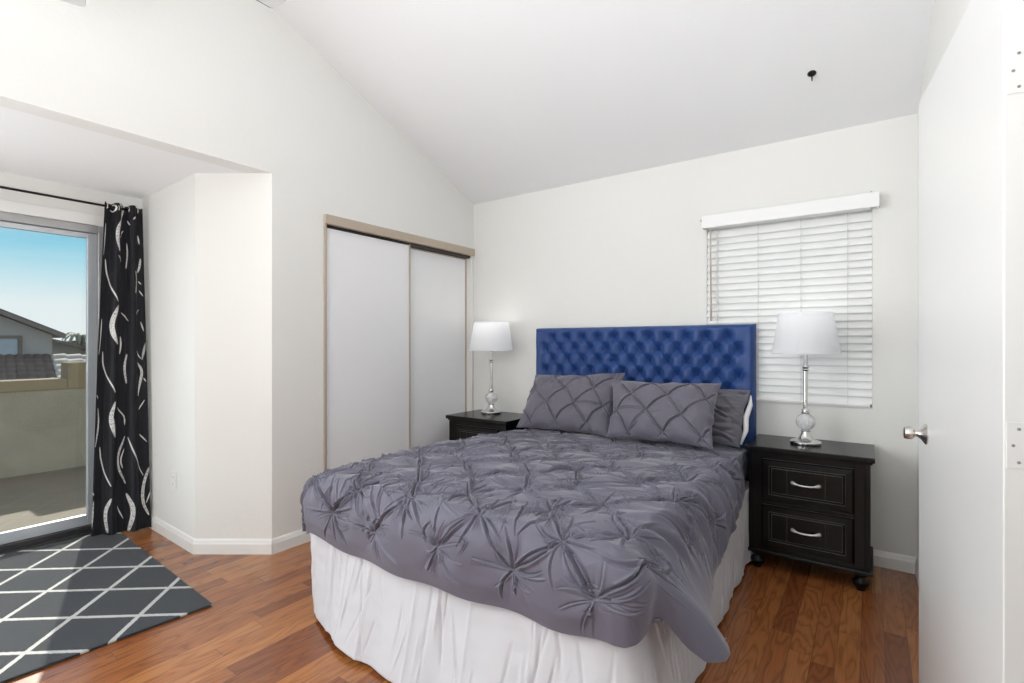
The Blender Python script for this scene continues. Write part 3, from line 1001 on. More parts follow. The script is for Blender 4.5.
FAN = (-1.846, 0.375)
FZ = 2.50
fan = thing('ceiling_fan', 'ceiling fan with only a thin blade tip showing at the top edge', 'ceiling fan', (FAN[0], FAN[1], FZ))
bm = bmesh.new()
lathe(bm, [(0, 0.10), (0.05, 0.10), (0.095, 0.07), (0.105, 0.03), (0.095, -0.01), (0.06, -0.035), (0, -0.04)], 32)
finish('motor', bm, M['fan_blade'], fan, smooth=True)
RODTOP = rake(FAN[1]) - FZ
bm = bmesh.new(); tube(bm, [(0, 0, 0.09), (0, 0, RODTOP - 0.02)], 0.012, 12)
finish('down_rod', bm, M['fan_blade'], fan, smooth=True)
bm = bmesh.new(); lathe(bm, [(0, RODTOP - 0.08), (0.04, RODTOP - 0.08), (0.065, RODTOP + 0.02), (0, RODTOP + 0.02)], 20)
finish('canopy', bm, M['fan_blade'], fan, auto=30)
for k in range(5):
    pr_ = [(0.10, -0.045), (0.30, -0.060), (0.690, -0.066), (0.702, -0.060), (0.706, -0.05), (0.706, 0.05), (0.702, 0.060), (0.690, 0.066), (0.30, 0.060), (0.10, 0.045)]
    Rk = Matrix.Rotation(math.radians(90 + 72 * k), 4, 'Z')
    bm = bmesh.new()
    prism(bm, pr_, 'z', 0.0285, 0.0375)
    bmesh.ops.transform(bm, matrix=Rk, verts=bm.verts)
    blade = finish('blade', bm, M['fan_blade'], fan)
    bm = bmesh.new()
    prism(bm, [(x_, y_ if y_ < 0 else y_ - 0.013 * min(1, (0.735 - x_) / 0.10)) for x_, y_ in pr_], 'z', 0.0270, 0.0290)
    bmesh.ops.transform(bm, matrix=Rk, verts=bm.verts)
    finish('blade_underside', bm, M['fan_white'], blade)

# ================================================================== BED
def smoothstep(a, b, x):
    t = np.clip((x - a) / (b - a), 0, 1)
    return t * t * (3 - 2 * t)


bed = thing('bed', 'bed with a navy blue diamond tufted headboard between the two black nightstands', 'bed', (-1.30, 3.33, 0))
def bedpart(name, bm, mat, **k):
    bmesh.ops.translate(bm, verts=bm.verts, vec=(1.30, -3.33, 0))
    return finish(name, bm, mat, bed, **k)
bm = bmesh.new(); box(bm, -2.02, -0.60, 1.37, 3.325, 0.395, 0.575)
bedpart('mattress', bm, M['mattress'], bevel=0.05, seg=4)
bm = bmesh.new(); box(bm, -2.02, -0.575, 1.37, 3.325, 0.15, 0.395)
bedpart('box_spring', bm, M['mattress'], bevel=0.02, seg=3)
for x in (-1.98, -0.60):
    for y in (1.42, 3.27):
        bm = bmesh.new(); lathe(bm, [(0, 0), (0.022, 0), (0.03, 0.15), (0, 0.15)], 16, (x, y))
        bedpart('leg', bm, M['black_wood'], smooth=False)

# headboard: one closed upholstered slab with a tufted front
HB0, HB1, HBZ0, HBZ1 = -2.150, -0.572, 0.30, 1.340
HBY = 3.338
SX, SZ = 0.1265, 0.0830
BX0, BZ0 = -1.994, 1.266
NUh, NVh = 520, 340
xs = np.linspace(HB0, HB1, NUh); zv = np.linspace(HBZ0, HBZ1, NVh)
Xh, Zh = np.meshgrid(xs, zv, indexing='ij')
p = (Xh - BX0) / SX; q = (Zh - BZ0) / (2 * SZ)
cell = (np.abs(np.sin(PI * (p + q))) * np.abs(np.sin(PI * (p - q))))
puff = 0.32 * cell ** 0.6
# crease lines only inside the button field; vertical pleats above the top row
top_blend = smoothstep(BZ0 + 0.045, BZ0 - 0.02, Zh)
pleat = np.abs(np.sin(PI * p)) ** 0.5
edge_l = smoothstep(HB0 + 0.035, HB0 + 0.115, Xh) * smoothstep(HB1 - 0.035, HB1 - 0.115, Xh)
h = puff * top_blend + (1 - top_blend) * (0.16 + 0.16 * pleat)
h = 0.32 - (0.32 - h) * edge_l
d_edge = np.minimum(np.minimum(Xh - HB0, HB1 - Xh), HBZ1 - Zh)
rnd = np.clip(d_edge / 0.03, 0, 1)
rim = np.sqrt(1 - (1 - rnd) ** 2)
depth = 0.006 + rim * (0.038 + 0.046 * h)
pit = np.zeros_like(depth)
# button pits
buttons = []
r = 0
zrow = BZ0
while zrow > 0.66:
    x0 = BX0 if r % 2 == 0 else BX0 - SX / 2
    for k in range(11 if r % 2 == 0 else 12):
        buttons.append((x0 + k * SX, zrow))
    zrow -= SZ
    r += 1
for bx, bz in buttons:
    m_ = (np.abs(Xh - bx) < 0.05) & (np.abs(Zh - bz) < 0.05)
    rr = np.hypot(Xh - bx, Zh - bz)
    pit = np.where(m_, np.maximum(pit, 0.030 * np.exp(-(rr / 0.029) ** 1.5)), pit)
depth -= pit * rim
fold_n = 0.0011 * np.sin(23 * Xh + 31 * Zh) + 0.0008 * np.sin(57 * Xh - 43 * Zh)
depth += fold_n * rim
front = np.stack([Xh, 3.400 - depth, Zh], -1)
back = np.stack([Xh, 3.405 + 0 * depth, Zh], -1)
# close the slab: ring cross-section front -> back via extra columns
ring = np.concatenate([front, back[::-1]], 0)
head = grid_obj('headboard', ring - np.array([-1.30, 3.33, 0]), M['velvet'], bed, closed_u=True)
bm = bmesh.new(); bm.from_mesh(head.data)
bmesh.ops.holes_fill(bm, edges=[e for e in bm.edges if len(e.link_faces) == 1], sides=0)
bmesh.ops.recalc_face_normals(bm, faces=bm.faces)
bm.to_mesh(head.data); bm.free()
bbm = bmesh.new()
lathe(bbm, [(0, 0.007), (0.004, 0.0065), (0.008, 0.004), (0.0095, 0.0), (0.008, -0.004), (0, -0.004)], 12, (0, 0), Matrix.Rotation(PI / 2, 4, 'X'))
bt0 = None
for bx, bz in buttons:
    i = np.argmin(abs(xs - bx)); j = np.argmin(abs(zv - bz))
    if bt0 is None:
        bt0 = finish('tuft_button', bbm, M['velvet_button'], head, smooth=True)
        o = bt0
    else:
        o = bt0.copy(); COL.objects.link(o)
    o.location = (bx + 1.30, 3.400 - depth[i, j] - 3.33 - 0.001, bz)
for x in (-2.05, -0.65):
    bm = bmesh.new(); box(bm, x - 0.035, x + 0.035, 3.365, 3.398, 0, 0.32)
    bedpart('headboard_leg', bm, M['black_wood'], bevel=0.003)


# ---- pintuck relief -------------------------------------------------
def crease(Hh, A, B, p0, p1, wdt, amp_, sg, bow, t_in=0.0, t_out=1.0, power=0.5):
    """A sharp fabric crease from p0 to p1: a ridge with a narrow valley beside it, tapering at the ends."""
    d = p1 - p0
    ln = math.hypot(*d)
    tdir = d / ln; nrm = (-tdir[1], tdir[0])
    pad = 0.02 + abs(bow)
    lo = np.minimum(p0, p1) - pad; hi = np.maximum(p0, p1) + pad
    i0, i1 = np.searchsorted(A[:, 0], (lo[0], hi[0])); j0, j1 = np.searchsorted(B[0], (lo[1], hi[1]))
    if i1 <= i0 or j1 <= j0: return
    a_ = A[i0:i1, j0:j1]; b_ = B[i0:i1, j0:j1]
    t = ((a_ - p0[0]) * tdir[0] + (b_ - p0[1]) * tdir[1]) / ln
    s = (a_ - p0[0]) * nrm[0] + (b_ - p0[1]) * nrm[1] - bow * np.sin(PI * np.clip(t, 0, 1))
    tt_ = np.clip(t, 0, 1)
    env = np.clip(4 * tt_ * (1 - tt_), 0, 1) ** power * ((t > 0) & (t < 1))
    w_ = wdt
    Hh[i0:i1, j0:j1] += env * amp_ * (np.exp(-((s - sg * w_) / w_) ** 2) - 1.3 * np.exp(-((s + sg * w_ * 0.5) / (w_ * 0.75)) ** 2))


def pintuck(A, B, pts, spacing, seed=3, star=1.0, line=1.0, puff=0.012, neigh=1.25, petal=0.008, full=False, rays=(10, 16), raylen=(0.05, 0.17)):
    """Relief along the normal of pinched pintucks at pts, in the flat cloth coordinates (A, B)."""
    rg = np.random.default_rng(seed)
    Hh = np.zeros_like(A)
    pts = np.array(pts)
    dmin = np.full_like(A, 9.0)
    for a, b in pts:
        m_ = (np.abs(A - a) < spacing * 1.2) & (np.abs(B - b) < spacing * 1.2)
        d = np.hypot(A[m_] - a, B[m_] - b)
        dmin[m_] = np.minimum(dmin[m_], d)
        Hh[m_] -= 0.009 * np.exp(-(d / 0.020) ** 2)
        th = np.arctan2(B[m_] - b, A[m_] - a)
        n_ = rg.integers(6, 10); p1, p2, p3 = rg.uniform(0, 2 * PI, 3)
        w = n_ * th + p1 + 0.9 * np.sin(2 * th + p2) + 0.8 * np.sin(3 * th + p3)
        Hh[m_] += petal * (np.abs(np.sin(w / 2)) ** 0.8 - 0.6) * np.clip(d / 0.04, 0, 1) * np.exp(-(d / 0.095) ** 1.7)
    Hh += puff * smoothstep(0.0, spacing * 0.6, dmin)
    for i, (a, b) in enumerate(pts):
        n = rg.integers(*rays)
        th0 = rg.uniform(0, 2 * PI)
        for k in range(n):
            th = th0 + 2 * PI * k / n + rg.normal(0, 0.16)
            ln = rg.uniform(*raylen)
            p0 = np.array([a + 0.004 * math.cos(th), b + 0.004 * math.sin(th)])
            p1 = np.array([a + ln * math.cos(th), b + ln * math.sin(th)])
            crease(Hh, A, B, p0, p1, rg.uniform(0.0030, 0.0046), star * rg.uniform(0.0030, 0.0075), rg.choice([-1, 1]), rg.normal(0, 0.012), power=0.6)
        an = rg.uniform(0, PI)
        m_ = (np.abs(A - a) < 0.05) & (np.abs(B - b) < 0.05)
        lx = (A[m_] - a) * math.cos(an) + (B[m_] - b) * math.sin(an)
        ly = -(A[m_] - a) * math.sin(an) + (B[m_] - b) * math.cos(an)
        Hh[m_] += 0.006 * np.exp(-(lx / 0.014) ** 2 - (ly / 0.0045) ** 2)
    if line:
        for i in range(len(pts)):
            for j in range(i + 1, len(pts)):
                ln = np.hypot(*(pts[j] - pts[i]))
                if ln > spacing * neigh or ln < spacing * 0.3: continue
                sg = rg.choice([-1, 1])
                bow = rg.normal(0, 0.010)
                # the pleat runs out of each pinch and fades (or crosses) half way
                f = rg.uniform(0.45, 1.0); g = rg.uniform(0.0, 0.55)
                if full:
                    crease(Hh, A, B, pts[i], pts[j], rg.uniform(0.0042, 0.0056), line * rg.uniform(0.0055, 0.0095), sg, rg.normal(0, 0.004), power=0.22)
                    continue
                for (q0, q1) in ((pts[i], pts[i] + (pts[j] - pts[i]) * f), (pts[j], pts[j] + (pts[i] - pts[j]) * (1 - g))):
                    crease(Hh, A, B, q0, q1, rg.uniform(0.0036, 0.0056), line * rg.uniform(0.0060, 0.0125), sg, bow, power=0.45)
    return Hh


def wrinkle(A, B, n, lo, hi, amp, seed, aniso=1.0, ang=None, spread=PI):
    rg = np.random.default_rng(seed)
    W = np.zeros_like(A)
    for k in range(n):
        th = rg.uniform(-spread, spread) / 1.0 + (ang if ang is not None else 0)
        f = rg.uniform(lo, hi)
        W += np.sin((A * math.cos(th) * aniso + B * math.sin(th)) * f + rg.uniform(0, 6.28) + 1.5 * np.sin(A * rg.uniform(3, 9) + B * rg.uniform(3, 9))) / f * lo
    return amp * W / math.sqrt(n)


# ---- duvet ----------------------------------------------------------
EXL, EXR, EYF = -1.990, -0.580, 1.335        # where the top starts to roll over the mattress edge
HANG = 0.315
HEADY = 3.20
na, nb = 960, 1010
a = np.linspace(EXL - HANG, EXR + HANG, na)
b = np.linspace(EYF - HANG, HEADY, nb)
A, B = np.meshgrid(a, b, indexing='ij')


def ztop(x, y):
    cxn = (x - (EXL + EXR) / 2) / 0.76
    base = np.interp(y, [1.2, 1.6, 2.0, 2.5, 3.0, 3.3], [0.640, 0.655, 0.660, 0.642, 0.612, 0.600])
    return base + 0.012 * (1 - cxn ** 2)


sxl = np.maximum(EXL - A, 0) / HANG
sxr = np.maximum(A - EXR, 0) / HANG
syf = np.maximum(EYF - B, 0) / HANG
AX = np.clip(A, EXL, EXR); BY = np.maximum(B, EYF)
Z0 = ztop(AX, BY)
# hem curves (x, y, z)
def hem_foot(x):
    y = 1.262 + 0.010 * np.sin(7 * x + 1) - 0.004 * np.cos(17 * x)
    z = 0.376 + 0.026 * smoothstep(-1.7, -2.0, x) + 0.024 * smoothstep(-0.80, -0.58, x) + 0.006 * np.sin(5.2 * x + 0.3) + 0.004 * np.sin(19 * x)
    return np.stack([x, y, z], -1)
def hem_left(y):
    return np.stack([-2.048 - 0.006 * np.sin(6 * y), y, 0.40 + 0.01 * np.sin(4 * y)], -1)
RHY = [1.335, 1.50, 1.85, 2.37, 2.60, 2.88, 3.0, 3.3]
def hem_right(y):
    x = np.interp(y, RHY, [-0.33, -0.330, -0.440, -0.500, -0.520, -0.548, -0.580, -0.590])
    z = np.interp(y, RHY, [0.36, 0.352, 0.350, 0.346, 0.350, 0.36, 0.37, 0.38])
    return np.stack([x + 0.007 * np.sin(21 * y), y, z + 0.007 * np.sin(15 * y)], -1)
# hem of the right front corner: lobe wraps the corner, then a crease, then a pointed ear
KM = np.array([0, .10, .20, .29, .36, .43, .50, .58, .70, .85, 1.0])
KX = np.array([-0.555, -0.515, -0.480, -0.462, -0.470, -0.400, -0.345, -0.322, -0.322, -0.330, -0.340])
KY = np.array([1.262, 1.266, 1.290, 1.330, 1.385, 1.410, 1.430, 1.475, 1.520, 1.42, 1.335])
KY = np.array([1.262, 1.266, 1.290, 1.330, 1.375, 1.395, 1.425, 1.475, 1.525, 1.570, 1.600])
KX = np.array([-0.580, -0.530, -0.492, -0.472, -0.476, -0.408, -0.350, -0.312, -0.306, -0.322, -0.344])
KZ = np.array([0.400, 0.402, 0.415, 0.440, 0.470, 0.385, 0.352, 0.345, 0.350, 0.354, 0.356])
def soft(m, K, V):
    g = np.linspace(0, 1, 401)
    y = np.interp(g, K, V)
    k = np.hanning(45); k /= k.sum()
    yp = np.concatenate([2 * y[0] - y[22:0:-1], y, 2 * y[-1] - y[-2:-24:-1]])
    return np.interp(m, g, np.convolve(yp, k, 'valid'))
def hem_cr(m):
    return np.stack([soft(m, KM, KX), soft(m, KM, KY), soft(m, KM, KZ)], -1)
LM = np.array([0, .25, .5, .75, 1.0])
def hem_cl(m):
    return np.stack([soft(m, LM, [-1.990, -2.022, -2.040, -2.048, -2.048]), soft(m, LM, [1.262, 1.268, 1.292, 1.318, 1.335]),
                     soft(m, LM, [0.40, 0.402, 0.405, 0.405, 0.40])], -1)
# the right hem must meet the ear's end (y=1.60) at b=EYF: remap y on the right side
def y_right(y):
    return np.where(y < 2.3, 1.60 + (y - EYF) * (2.3 - 1.60) / (2.3 - EYF), y)


EDGE = np.stack([AX, BY, Z0], -1)
qq = np.zeros_like(A)
HEM = EDGE.copy()
flare = np.zeros_like(A)
only_f = (syf > 0) & (sxl == 0) & (sxr == 0)
only_l = (sxl > 0) & (syf == 0)
only_r = (sxr > 0) & (syf == 0)
cor_l = (sxl > 0) & (syf > 0)
cor_r = (sxr > 0) & (syf > 0)
qq[only_f] = syf[only_f]; HEM[only_f] = hem_foot(AX[only_f])
qq[only_l] = sxl[only_l]; HEM[only_l] = hem_left(BY[only_l])
qq[only_r] = sxr[only_r]; HEM[only_r] = hem_right(y_right(BY[only_r]))
def corner_m(s, t):
    q = np.maximum(s, t)
    return q, np.where(s >= t, 0.5 * t / np.maximum(q, 1e-9), 1 - 0.5 * s / np.maximum(q, 1e-9))
q_, m_ = corner_m(syf[cor_l], sxl[cor_l]); qq[cor_l] = q_; HEM[cor_l] = hem_cl(m_)
q_, m_ = corner_m(syf[cor_r], sxr[cor_r]); qq[cor_r] = q_; HEM[cor_r] = hem_cr(m_)
flare[cor_r] = smoothstep(0.30, 0.50, m_)
flare[only_r] = 1 - smoothstep(1.4, 2.3, BY[only_r])
Vq = qq ** 2 / (qq + 0.16) * 1.16
Hs = 1 - (1 - np.minimum(qq / 0.55, 1)) ** 2 + 0.06 * np.sin(PI * np.clip((qq - 0.1) / 0.9, 0, 1))
Hf = 0.45 * (1 - (1 - qq) ** 2) + 0.55 * qq
Hq = Hs * (1 - flare) + Hf * flare
D = HEM - EDGE
BASE = EDGE.copy()
BASE[..., 0] += D[..., 0] * Hq
BASE[..., 1] += D[..., 1] * (Hq * (1 - flare * 0.0))
BASE[..., 2] += D[..., 2] * Vq
# near the hem the cloth is a soft rolled, quilted edge
DS = 0.31
pin = []
row = 0
yy = EYF - 0.185
while yy < 3.15:
    xo = -1.84 + (0.0 if row % 2 == 0 else DS / 2)
    k0 = -2
    for k in range(k0, 8):
        x = xo + k * DS
        if EXL - 0.24 < x < EXR + 0.25:
            jit = 0.022
            pin.append((x + rng.normal(0, jit), yy + rng.normal(0, jit * 0.8)))
    yy += 0.165
    row += 1
pin = [p_ for p_ in pin if not (p_[0] > EXR + 0.06 and p_[1] < EYF - 0.02)]
REL = pintuck(A, B, pin, 0.235, seed=5, star=1.0, line=0.95, puff=0.012, neigh=1.18)
REL += wrinkle(A, B, 9, 26, 60, 0.0024, 8)
# long soft drag wrinkles across the top (roughly along the bed's width)
drag = wrinkle(A, B, 7, 34, 70, 0.0030, 21, 1.0, PI / 2, 0.45)
REL += drag * smoothstep(1.25, 1.6, B)
# hanging folds on the right side
fr = smoothstep(EXR - 0.10, EXR + 0.06, A) * smoothstep(1.30, 1.55, B) * (1 - 0.85 * smoothstep(2.75, 3.0, B))
REL += fr * 0.011 * (np.sin(52 * B + 13 * A + 1.2 * np.sin(9 * B)) + 0.5 * np.sin(91 * B - 10 * A))
# many fine slack wrinkles over the whole cloth
rgw = np.random.default_rng(77)
for k in range(520):
    p0 = np.array([rgw.uniform(EXL - 0.2, EXR + 0.2), rgw.uniform(EYF - 0.2, 3.1)])
    th = rgw.normal(0.25, 0.55) if p0[1] > EYF + 0.1 else rgw.normal(PI / 2, 0.5)
    if p0[0] > EXR - 0.15: th = rgw.normal(-0.35, 0.35)
    ln = rgw.uniform(0.07, 0.26)
    crease(REL, A, B, p0, p0 + ln * np.array([math.cos(th), math.sin(th)]), rgw.uniform(0.003, 0.0055), rgw.uniform(0.0018, 0.0060), rgw.choice([-1, 1]), rgw.normal(0, 0.016), power=0.7)
hemfade = 1 - 0.92 * smoothstep(0.78, 1.0, qq)
hemfade = hemfade * (1 - 0.93 * smoothstep(0.35, 0.8, qq) * smoothstep(0.0, 0.12, sxr + 0.1 * (A > EXR - 0.05)) * smoothstep(1.95, 1.6, B))
hemfade = hemfade * (1 - 0.9 * smoothstep(0.55, 0.9, qq) * smoothstep(0.0, 0.06, sxl))
REL *= hemfade
REL *= 1 - 0.70 * (flare * smoothstep(0.25, 0.6, qq) * (sxr > 0))
# relax the folded corner so that its creases are soft
wgt = (smoothstep(0.02, 0.25, sxr) * smoothstep(0.0, 0.2, syf + 0.25 * (sxr > 0)))[1:-1, 1:-1, None] * 0.9
wgt = np.where((A > EXR - 0.02) & (B < EYF + 0.20), 0.9, 0.0)[1:-1, 1:-1, None]
for _ in range(60):
    avg = (BASE[:-2, 1:-1] + BASE[2:, 1:-1] + BASE[1:-1, :-2] + BASE[1:-1, 2:]) / 4
    BASE[1:-1, 1:-1] += wgt * (avg - BASE[1:-1, 1:-1])
    e1 = slice(int(na * 0.80), na - 1); e2 = slice(1, int(nb * 0.32))
    BASE[e1, 0] += 0.4 * ((BASE[int(na * 0.80) - 1:na - 2, 0] + BASE[int(na * 0.80) + 1:na, 0]) / 2 - BASE[e1, 0])
    BASE[-1, e2] += 0.4 * ((BASE[-1, 0:int(nb * 0.32) - 1] + BASE[-1, 2:int(nb * 0.32) + 1]) / 2 - BASE[-1, e2])
    BASE[-1, 0] += 0.4 * ((BASE[-2, 0] + BASE[-1, 1]) / 2 - BASE[-1, 0])
# normals of the base surface
dA = np.gradient(BASE, axis=0); dB = np.gradient(BASE, axis=1)
N = np.cross(dA, dB); N /= np.maximum(np.linalg.norm(N, axis=-1, keepdims=True), 1e-9)
# smooth normals a little around the folded corner
for _ in range(25):
    N[1:-1, 1:-1] = (N[1:-1, 1:-1] * 2 + N[:-2, 1:-1] + N[2:, 1:-1] + N[1:-1, :-2] + N[1:-1, 2:]) / 6
N[0] = N[1]; N[-1] = N[-2]; N[:, 0] = N[:, 1]; N[:, -1] = N[:, -2]
N /= np.maximum(np.linalg.norm(N, axis=-1, keepdims=True), 1e-9)
DUV = BASE + N * (REL - 0.008 - 0.010 * smoothstep(0.1, 0.5, qq))[..., None]
duv = grid_obj('duvet', DUV, M['duvet'], None, solid=0.010, offset=-1)
tag(duv, 'slate grey pintuck duvet spread over the bed', 'duvet')

# ---- bed skirt ------------------------------------------------------
def skirt():
    # perimeter path (head left -> foot left -> foot right -> head right)
    path = [(-2.070, 3.30), (-2.074, 1.42), (-2.062, 1.345), (-1.99, 1.322), (-0.62, 1.322), (-0.548, 1.345), (-0.535, 1.42), (-0.552, 3.30)]
    P = np.array(path)
    seg = np.hypot(*np.diff(P, axis=0).T); cum = np.concatenate([[0], np.cumsum(seg)])
    n = 1500; m = 90
    s = np.linspace(0, cum[-1], n)
    x = np.interp(s, cum, P[:, 0]); y = np.interp(s, cum, P[:, 1])
    # soften the corners
    for _ in range(25):
        x[1:-1] = (x[:-2] + x[2:] + 2 * x[1:-1]) / 4; y[1:-1] = (y[:-2] + y[2:] + 2 * y[1:-1]) / 4
    tx = np.gradient(x); ty = np.gradient(y); ln = np.hypot(tx, ty)
    nx, ny = -ty / ln, tx / ln
    nx, ny = -nx, -ny
    # outward: away from bed centre
    cxm, cym = -1.29, 2.3
    sg = np.sign(nx * (x - cxm) + ny * (y - cym)); nx *= sg; ny *= sg
    t = np.linspace(0, 1, m)[None, :]
    S_ = s[:, None]
    foot = ((s > cum[1] - 0.1) & (s < cum[6] + 0.1))[:, None]
    z = 0.425 - t * (0.425 - 0.018)
    fl = (0.004 - 0.036 * smoothstep(cum[3] + 0.15, cum[1] - 0.05, S_) + 0.085 * smoothstep(cum[2], cum[3] + 0.35, S_) * smoothstep(cum[6] + 0.3, cum[4], S_) + 0.035 * smoothstep(cum[7] - 0.5, cum[6], S_) * smoothstep(cum[4], cum[6], S_)) * t ** 1.2
    left_bias = 0.0
    w = 0.007 * t * np.sin(S_ * 17 + 0.8 * np.sin(S_ * 5)) + 0.002 * np.sin(S_ * 41 + 3 * t) * t
    # irregular crease lines
    rg = np.random.default_rng(4)
    for k in range(150):
        s0 = rg.uniform(cum[0], cum[-1]); sl = rg.normal(0, 0.12); wd = rg.uniform(0.003, 0.008); am = rg.uniform(0.002, 0.008)
        c0, c1 = sorted(rg.uniform(0, 1, 2))
        if c1 - c0 < 0.25: c1 = min(1, c0 + 0.4)
        e = np.exp(-((S_ - s0 - sl * t) / wd) ** 2) * smoothstep(c0 - 0.1, c0 + 0.1, t) * smoothstep(c1 + 0.1, c1 - 0.1, t)
        w = w + am * e * rg.choice([-1, 1])
    for s0 in np.arange(cum[1] - 1.5, cum[-1], 0.255):     # pressed packing folds
        w = w + 0.0055 * np.exp(-np.abs(S_ - s0) / 0.010)
    # fine crumple
    w = w + wrinkle(S_ + 0 * t, 0 * S_ + t * 0.42, 12, 45, 120, 0.0016, 33)
    off = fl + w
    Pk = np.stack([x[:, None] + nx[:, None] * off, y[:, None] + ny[:, None] * off, z + 0 * S_ + 0.006 * np.sin(S_ * 9) * t], -1)
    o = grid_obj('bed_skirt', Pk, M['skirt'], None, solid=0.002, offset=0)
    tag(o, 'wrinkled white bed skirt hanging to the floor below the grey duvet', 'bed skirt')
skirt()


# ---- pillows --------------------------------------------------------
def pillow(name, corners, thick, mat, label, pins=None, sag=0.02, seed=1, cat='pillow', flange=0.0, group=None, nudge=0.5, wr=0.003):
    """corners: bottom-left, bottom-right, top-right, top-left (front seen). Two relief faces meeting in a seam."""
    bl_, br_, tr_, tl_ = [np.array(c, float) for c in corners]
    nu, nv = 300, 210
    U, V = np.meshgrid(np.linspace(0, 1, nu), np.linspace(0, 1, nv), indexing='ij')
    # slightly concave sides between pointed corners
    su = sag * np.sin(PI * V); sv = sag * np.sin(PI * U)
    U2 = U * (1 - 2 * su) + su; V2 = V * (1 - 2 * sv * 1.2) + sv * 1.2
    rge = np.random.default_rng(seed + 50)
    wob_u = sum(0.0075 * np.sin((3 + 4 * k) * V * 3 + rge.uniform(0, 6)) / (1 + 0.7 * k) for k in range(4))
    wob_v = sum(0.0085 * np.sin((3 + 4 * k) * U * 3 + rge.uniform(0, 6)) / (1 + 0.7 * k) for k in range(4))
    U2 = U2 + wob_u * (2 * np.abs(U - 0.5)) ** 3 * np.sin(PI * V); V2 = V2 + wob_v * (2 * np.abs(V - 0.5)) ** 3 * np.sin(PI * U)
    P0 = (bl_[None, None] * ((1 - U2) * (1 - V2))[..., None] + br_ * (U2 * (1 - V2))[..., None] + tr_ * (U2 * V2)[..., None] + tl_ * ((1 - U2) * V2)[..., None])
    ex = (br_ + tr_ - bl_ - tl_) / 2; ey = (tl_ + tr_ - bl_ - br_) / 2
    w, hgt = np.linalg.norm(ex), np.linalg.norm(ey)
    n = np.cross(ex, ey); n /= np.linalg.norm(n)           # towards the viewer (-Y side) when ordered as given
    if n[1] > 0: n = -n
    d = np.minimum(np.minimum(U, 1 - U) * w, np.minimum(V, 1 - V) * hgt)
    e = np.clip((d - flange) / (0.17 - flange), 0, 1)
    eu = np.clip((np.minimum(U, 1 - U) * w - flange) / (0.20 - flange), 0, 1); ev = np.clip((np.minimum(V, 1 - V) * hgt - flange) / (0.19 - flange), 0, 1)
    prof = ((1 - (1 - eu) ** 2.2) * (1 - (1 - ev) ** 2.2)) ** 0.62
    cornerf = 1 - 0.25 * (np.abs(2 * U - 1) * np.abs(2 * V - 1)) ** 2
    bulge = thick / 2 * prof * cornerf
    A2, B2_ = U * w, V * hgt
    rel = wrinkle(A2, B2_, 8, 22, 60, wr, seed)
    if pins is not None:
        sp, pts = pins
        rel = rel + pintuck(A2, B2_, pts, sp, seed=seed, star=0.5, line=1.15, puff=0.012, neigh=1.3, petal=0.003, full=True, rays=(4, 7), raylen=(0.04, 0.10)) - 0.006
    if pins is None:
        rgp = np.random.default_rng(5)
        for k in range(20):
            q0 = np.array([w - rgp.uniform(0.0, 0.05), rgp.uniform(0.02, hgt - 0.02)])
            th = PI + rgp.normal(0, 0.45); ln = rgp.uniform(0.08, 0.24)
            crease(rel, A2, B2_, q0, q0 + ln * np.array([math.cos(th), math.sin(th)]), rgp.uniform(0.009, 0.018), rgp.uniform(0.003, 0.008), rgp.choice([-1, 1]), rgp.normal(0, 0.02), power=0.45)
    fade = smoothstep(0.0, 0.022, d)
    F_ = P0 + n * (bulge + rel * fade + 0.0015)[..., None]
    Bk = P0 - n * (bulge * 0.9 + 0.0015)[..., None]
    ringp = np.concatenate([F_, Bk[::-1]], 0)
    t = thing(name, label, cat, (bl_ + br_) / 2, 0, group)
    o = grid_obj('cover', ringp - ((bl_ + br_) / 2), mat, t, closed_u=True)
    bm = bmesh.new(); bm.from_mesh(o.data)
    # close the top and bottom seams
    nv_ = nv; nr = ringp.shape[0]
    bm.verts.ensure_lookup_table()
    for i in range(nu - 1):
        for j in (0, nv - 1):
            q = [bm.verts[i * nv + j], bm.verts[(i + 1) * nv + j], bm.verts[(nr - 2 - i) * nv + j], bm.verts[(nr - 1 - i) * nv + j]]
            try: bm.faces.new(q)
            except ValueError: pass
    bmesh.ops.recalc_face_normals(bm, faces=bm.faces)
    bm.to_mesh(o.data); bm.free()
    o.data.polygons.foreach_set('use_smooth', [True] * len(o.data.polygons))
    return t


def diamonds(w, h, sx_, sz_, x0, z0, jit=0.008, seed=2):
    rg = np.random.default_rng(seed)
    # the lattice runs on past the seams so that the pleats reach the edges
    pts = []
    for r_ in range(-2, int((h + 0.15 - z0) / sz_) + 1):
        z = z0 + r_ * sz_
        for k in range(-5, 8):
            x = x0 + (0 if r_ % 2 == 0 else sx_ / 2) + k * sx_
            if -0.16 < x < w + 0.16 and -0.12 < z < h + 0.12:
                pts.append((x + rg.normal(0, jit), z + rg.normal(0, jit)))
    return pts


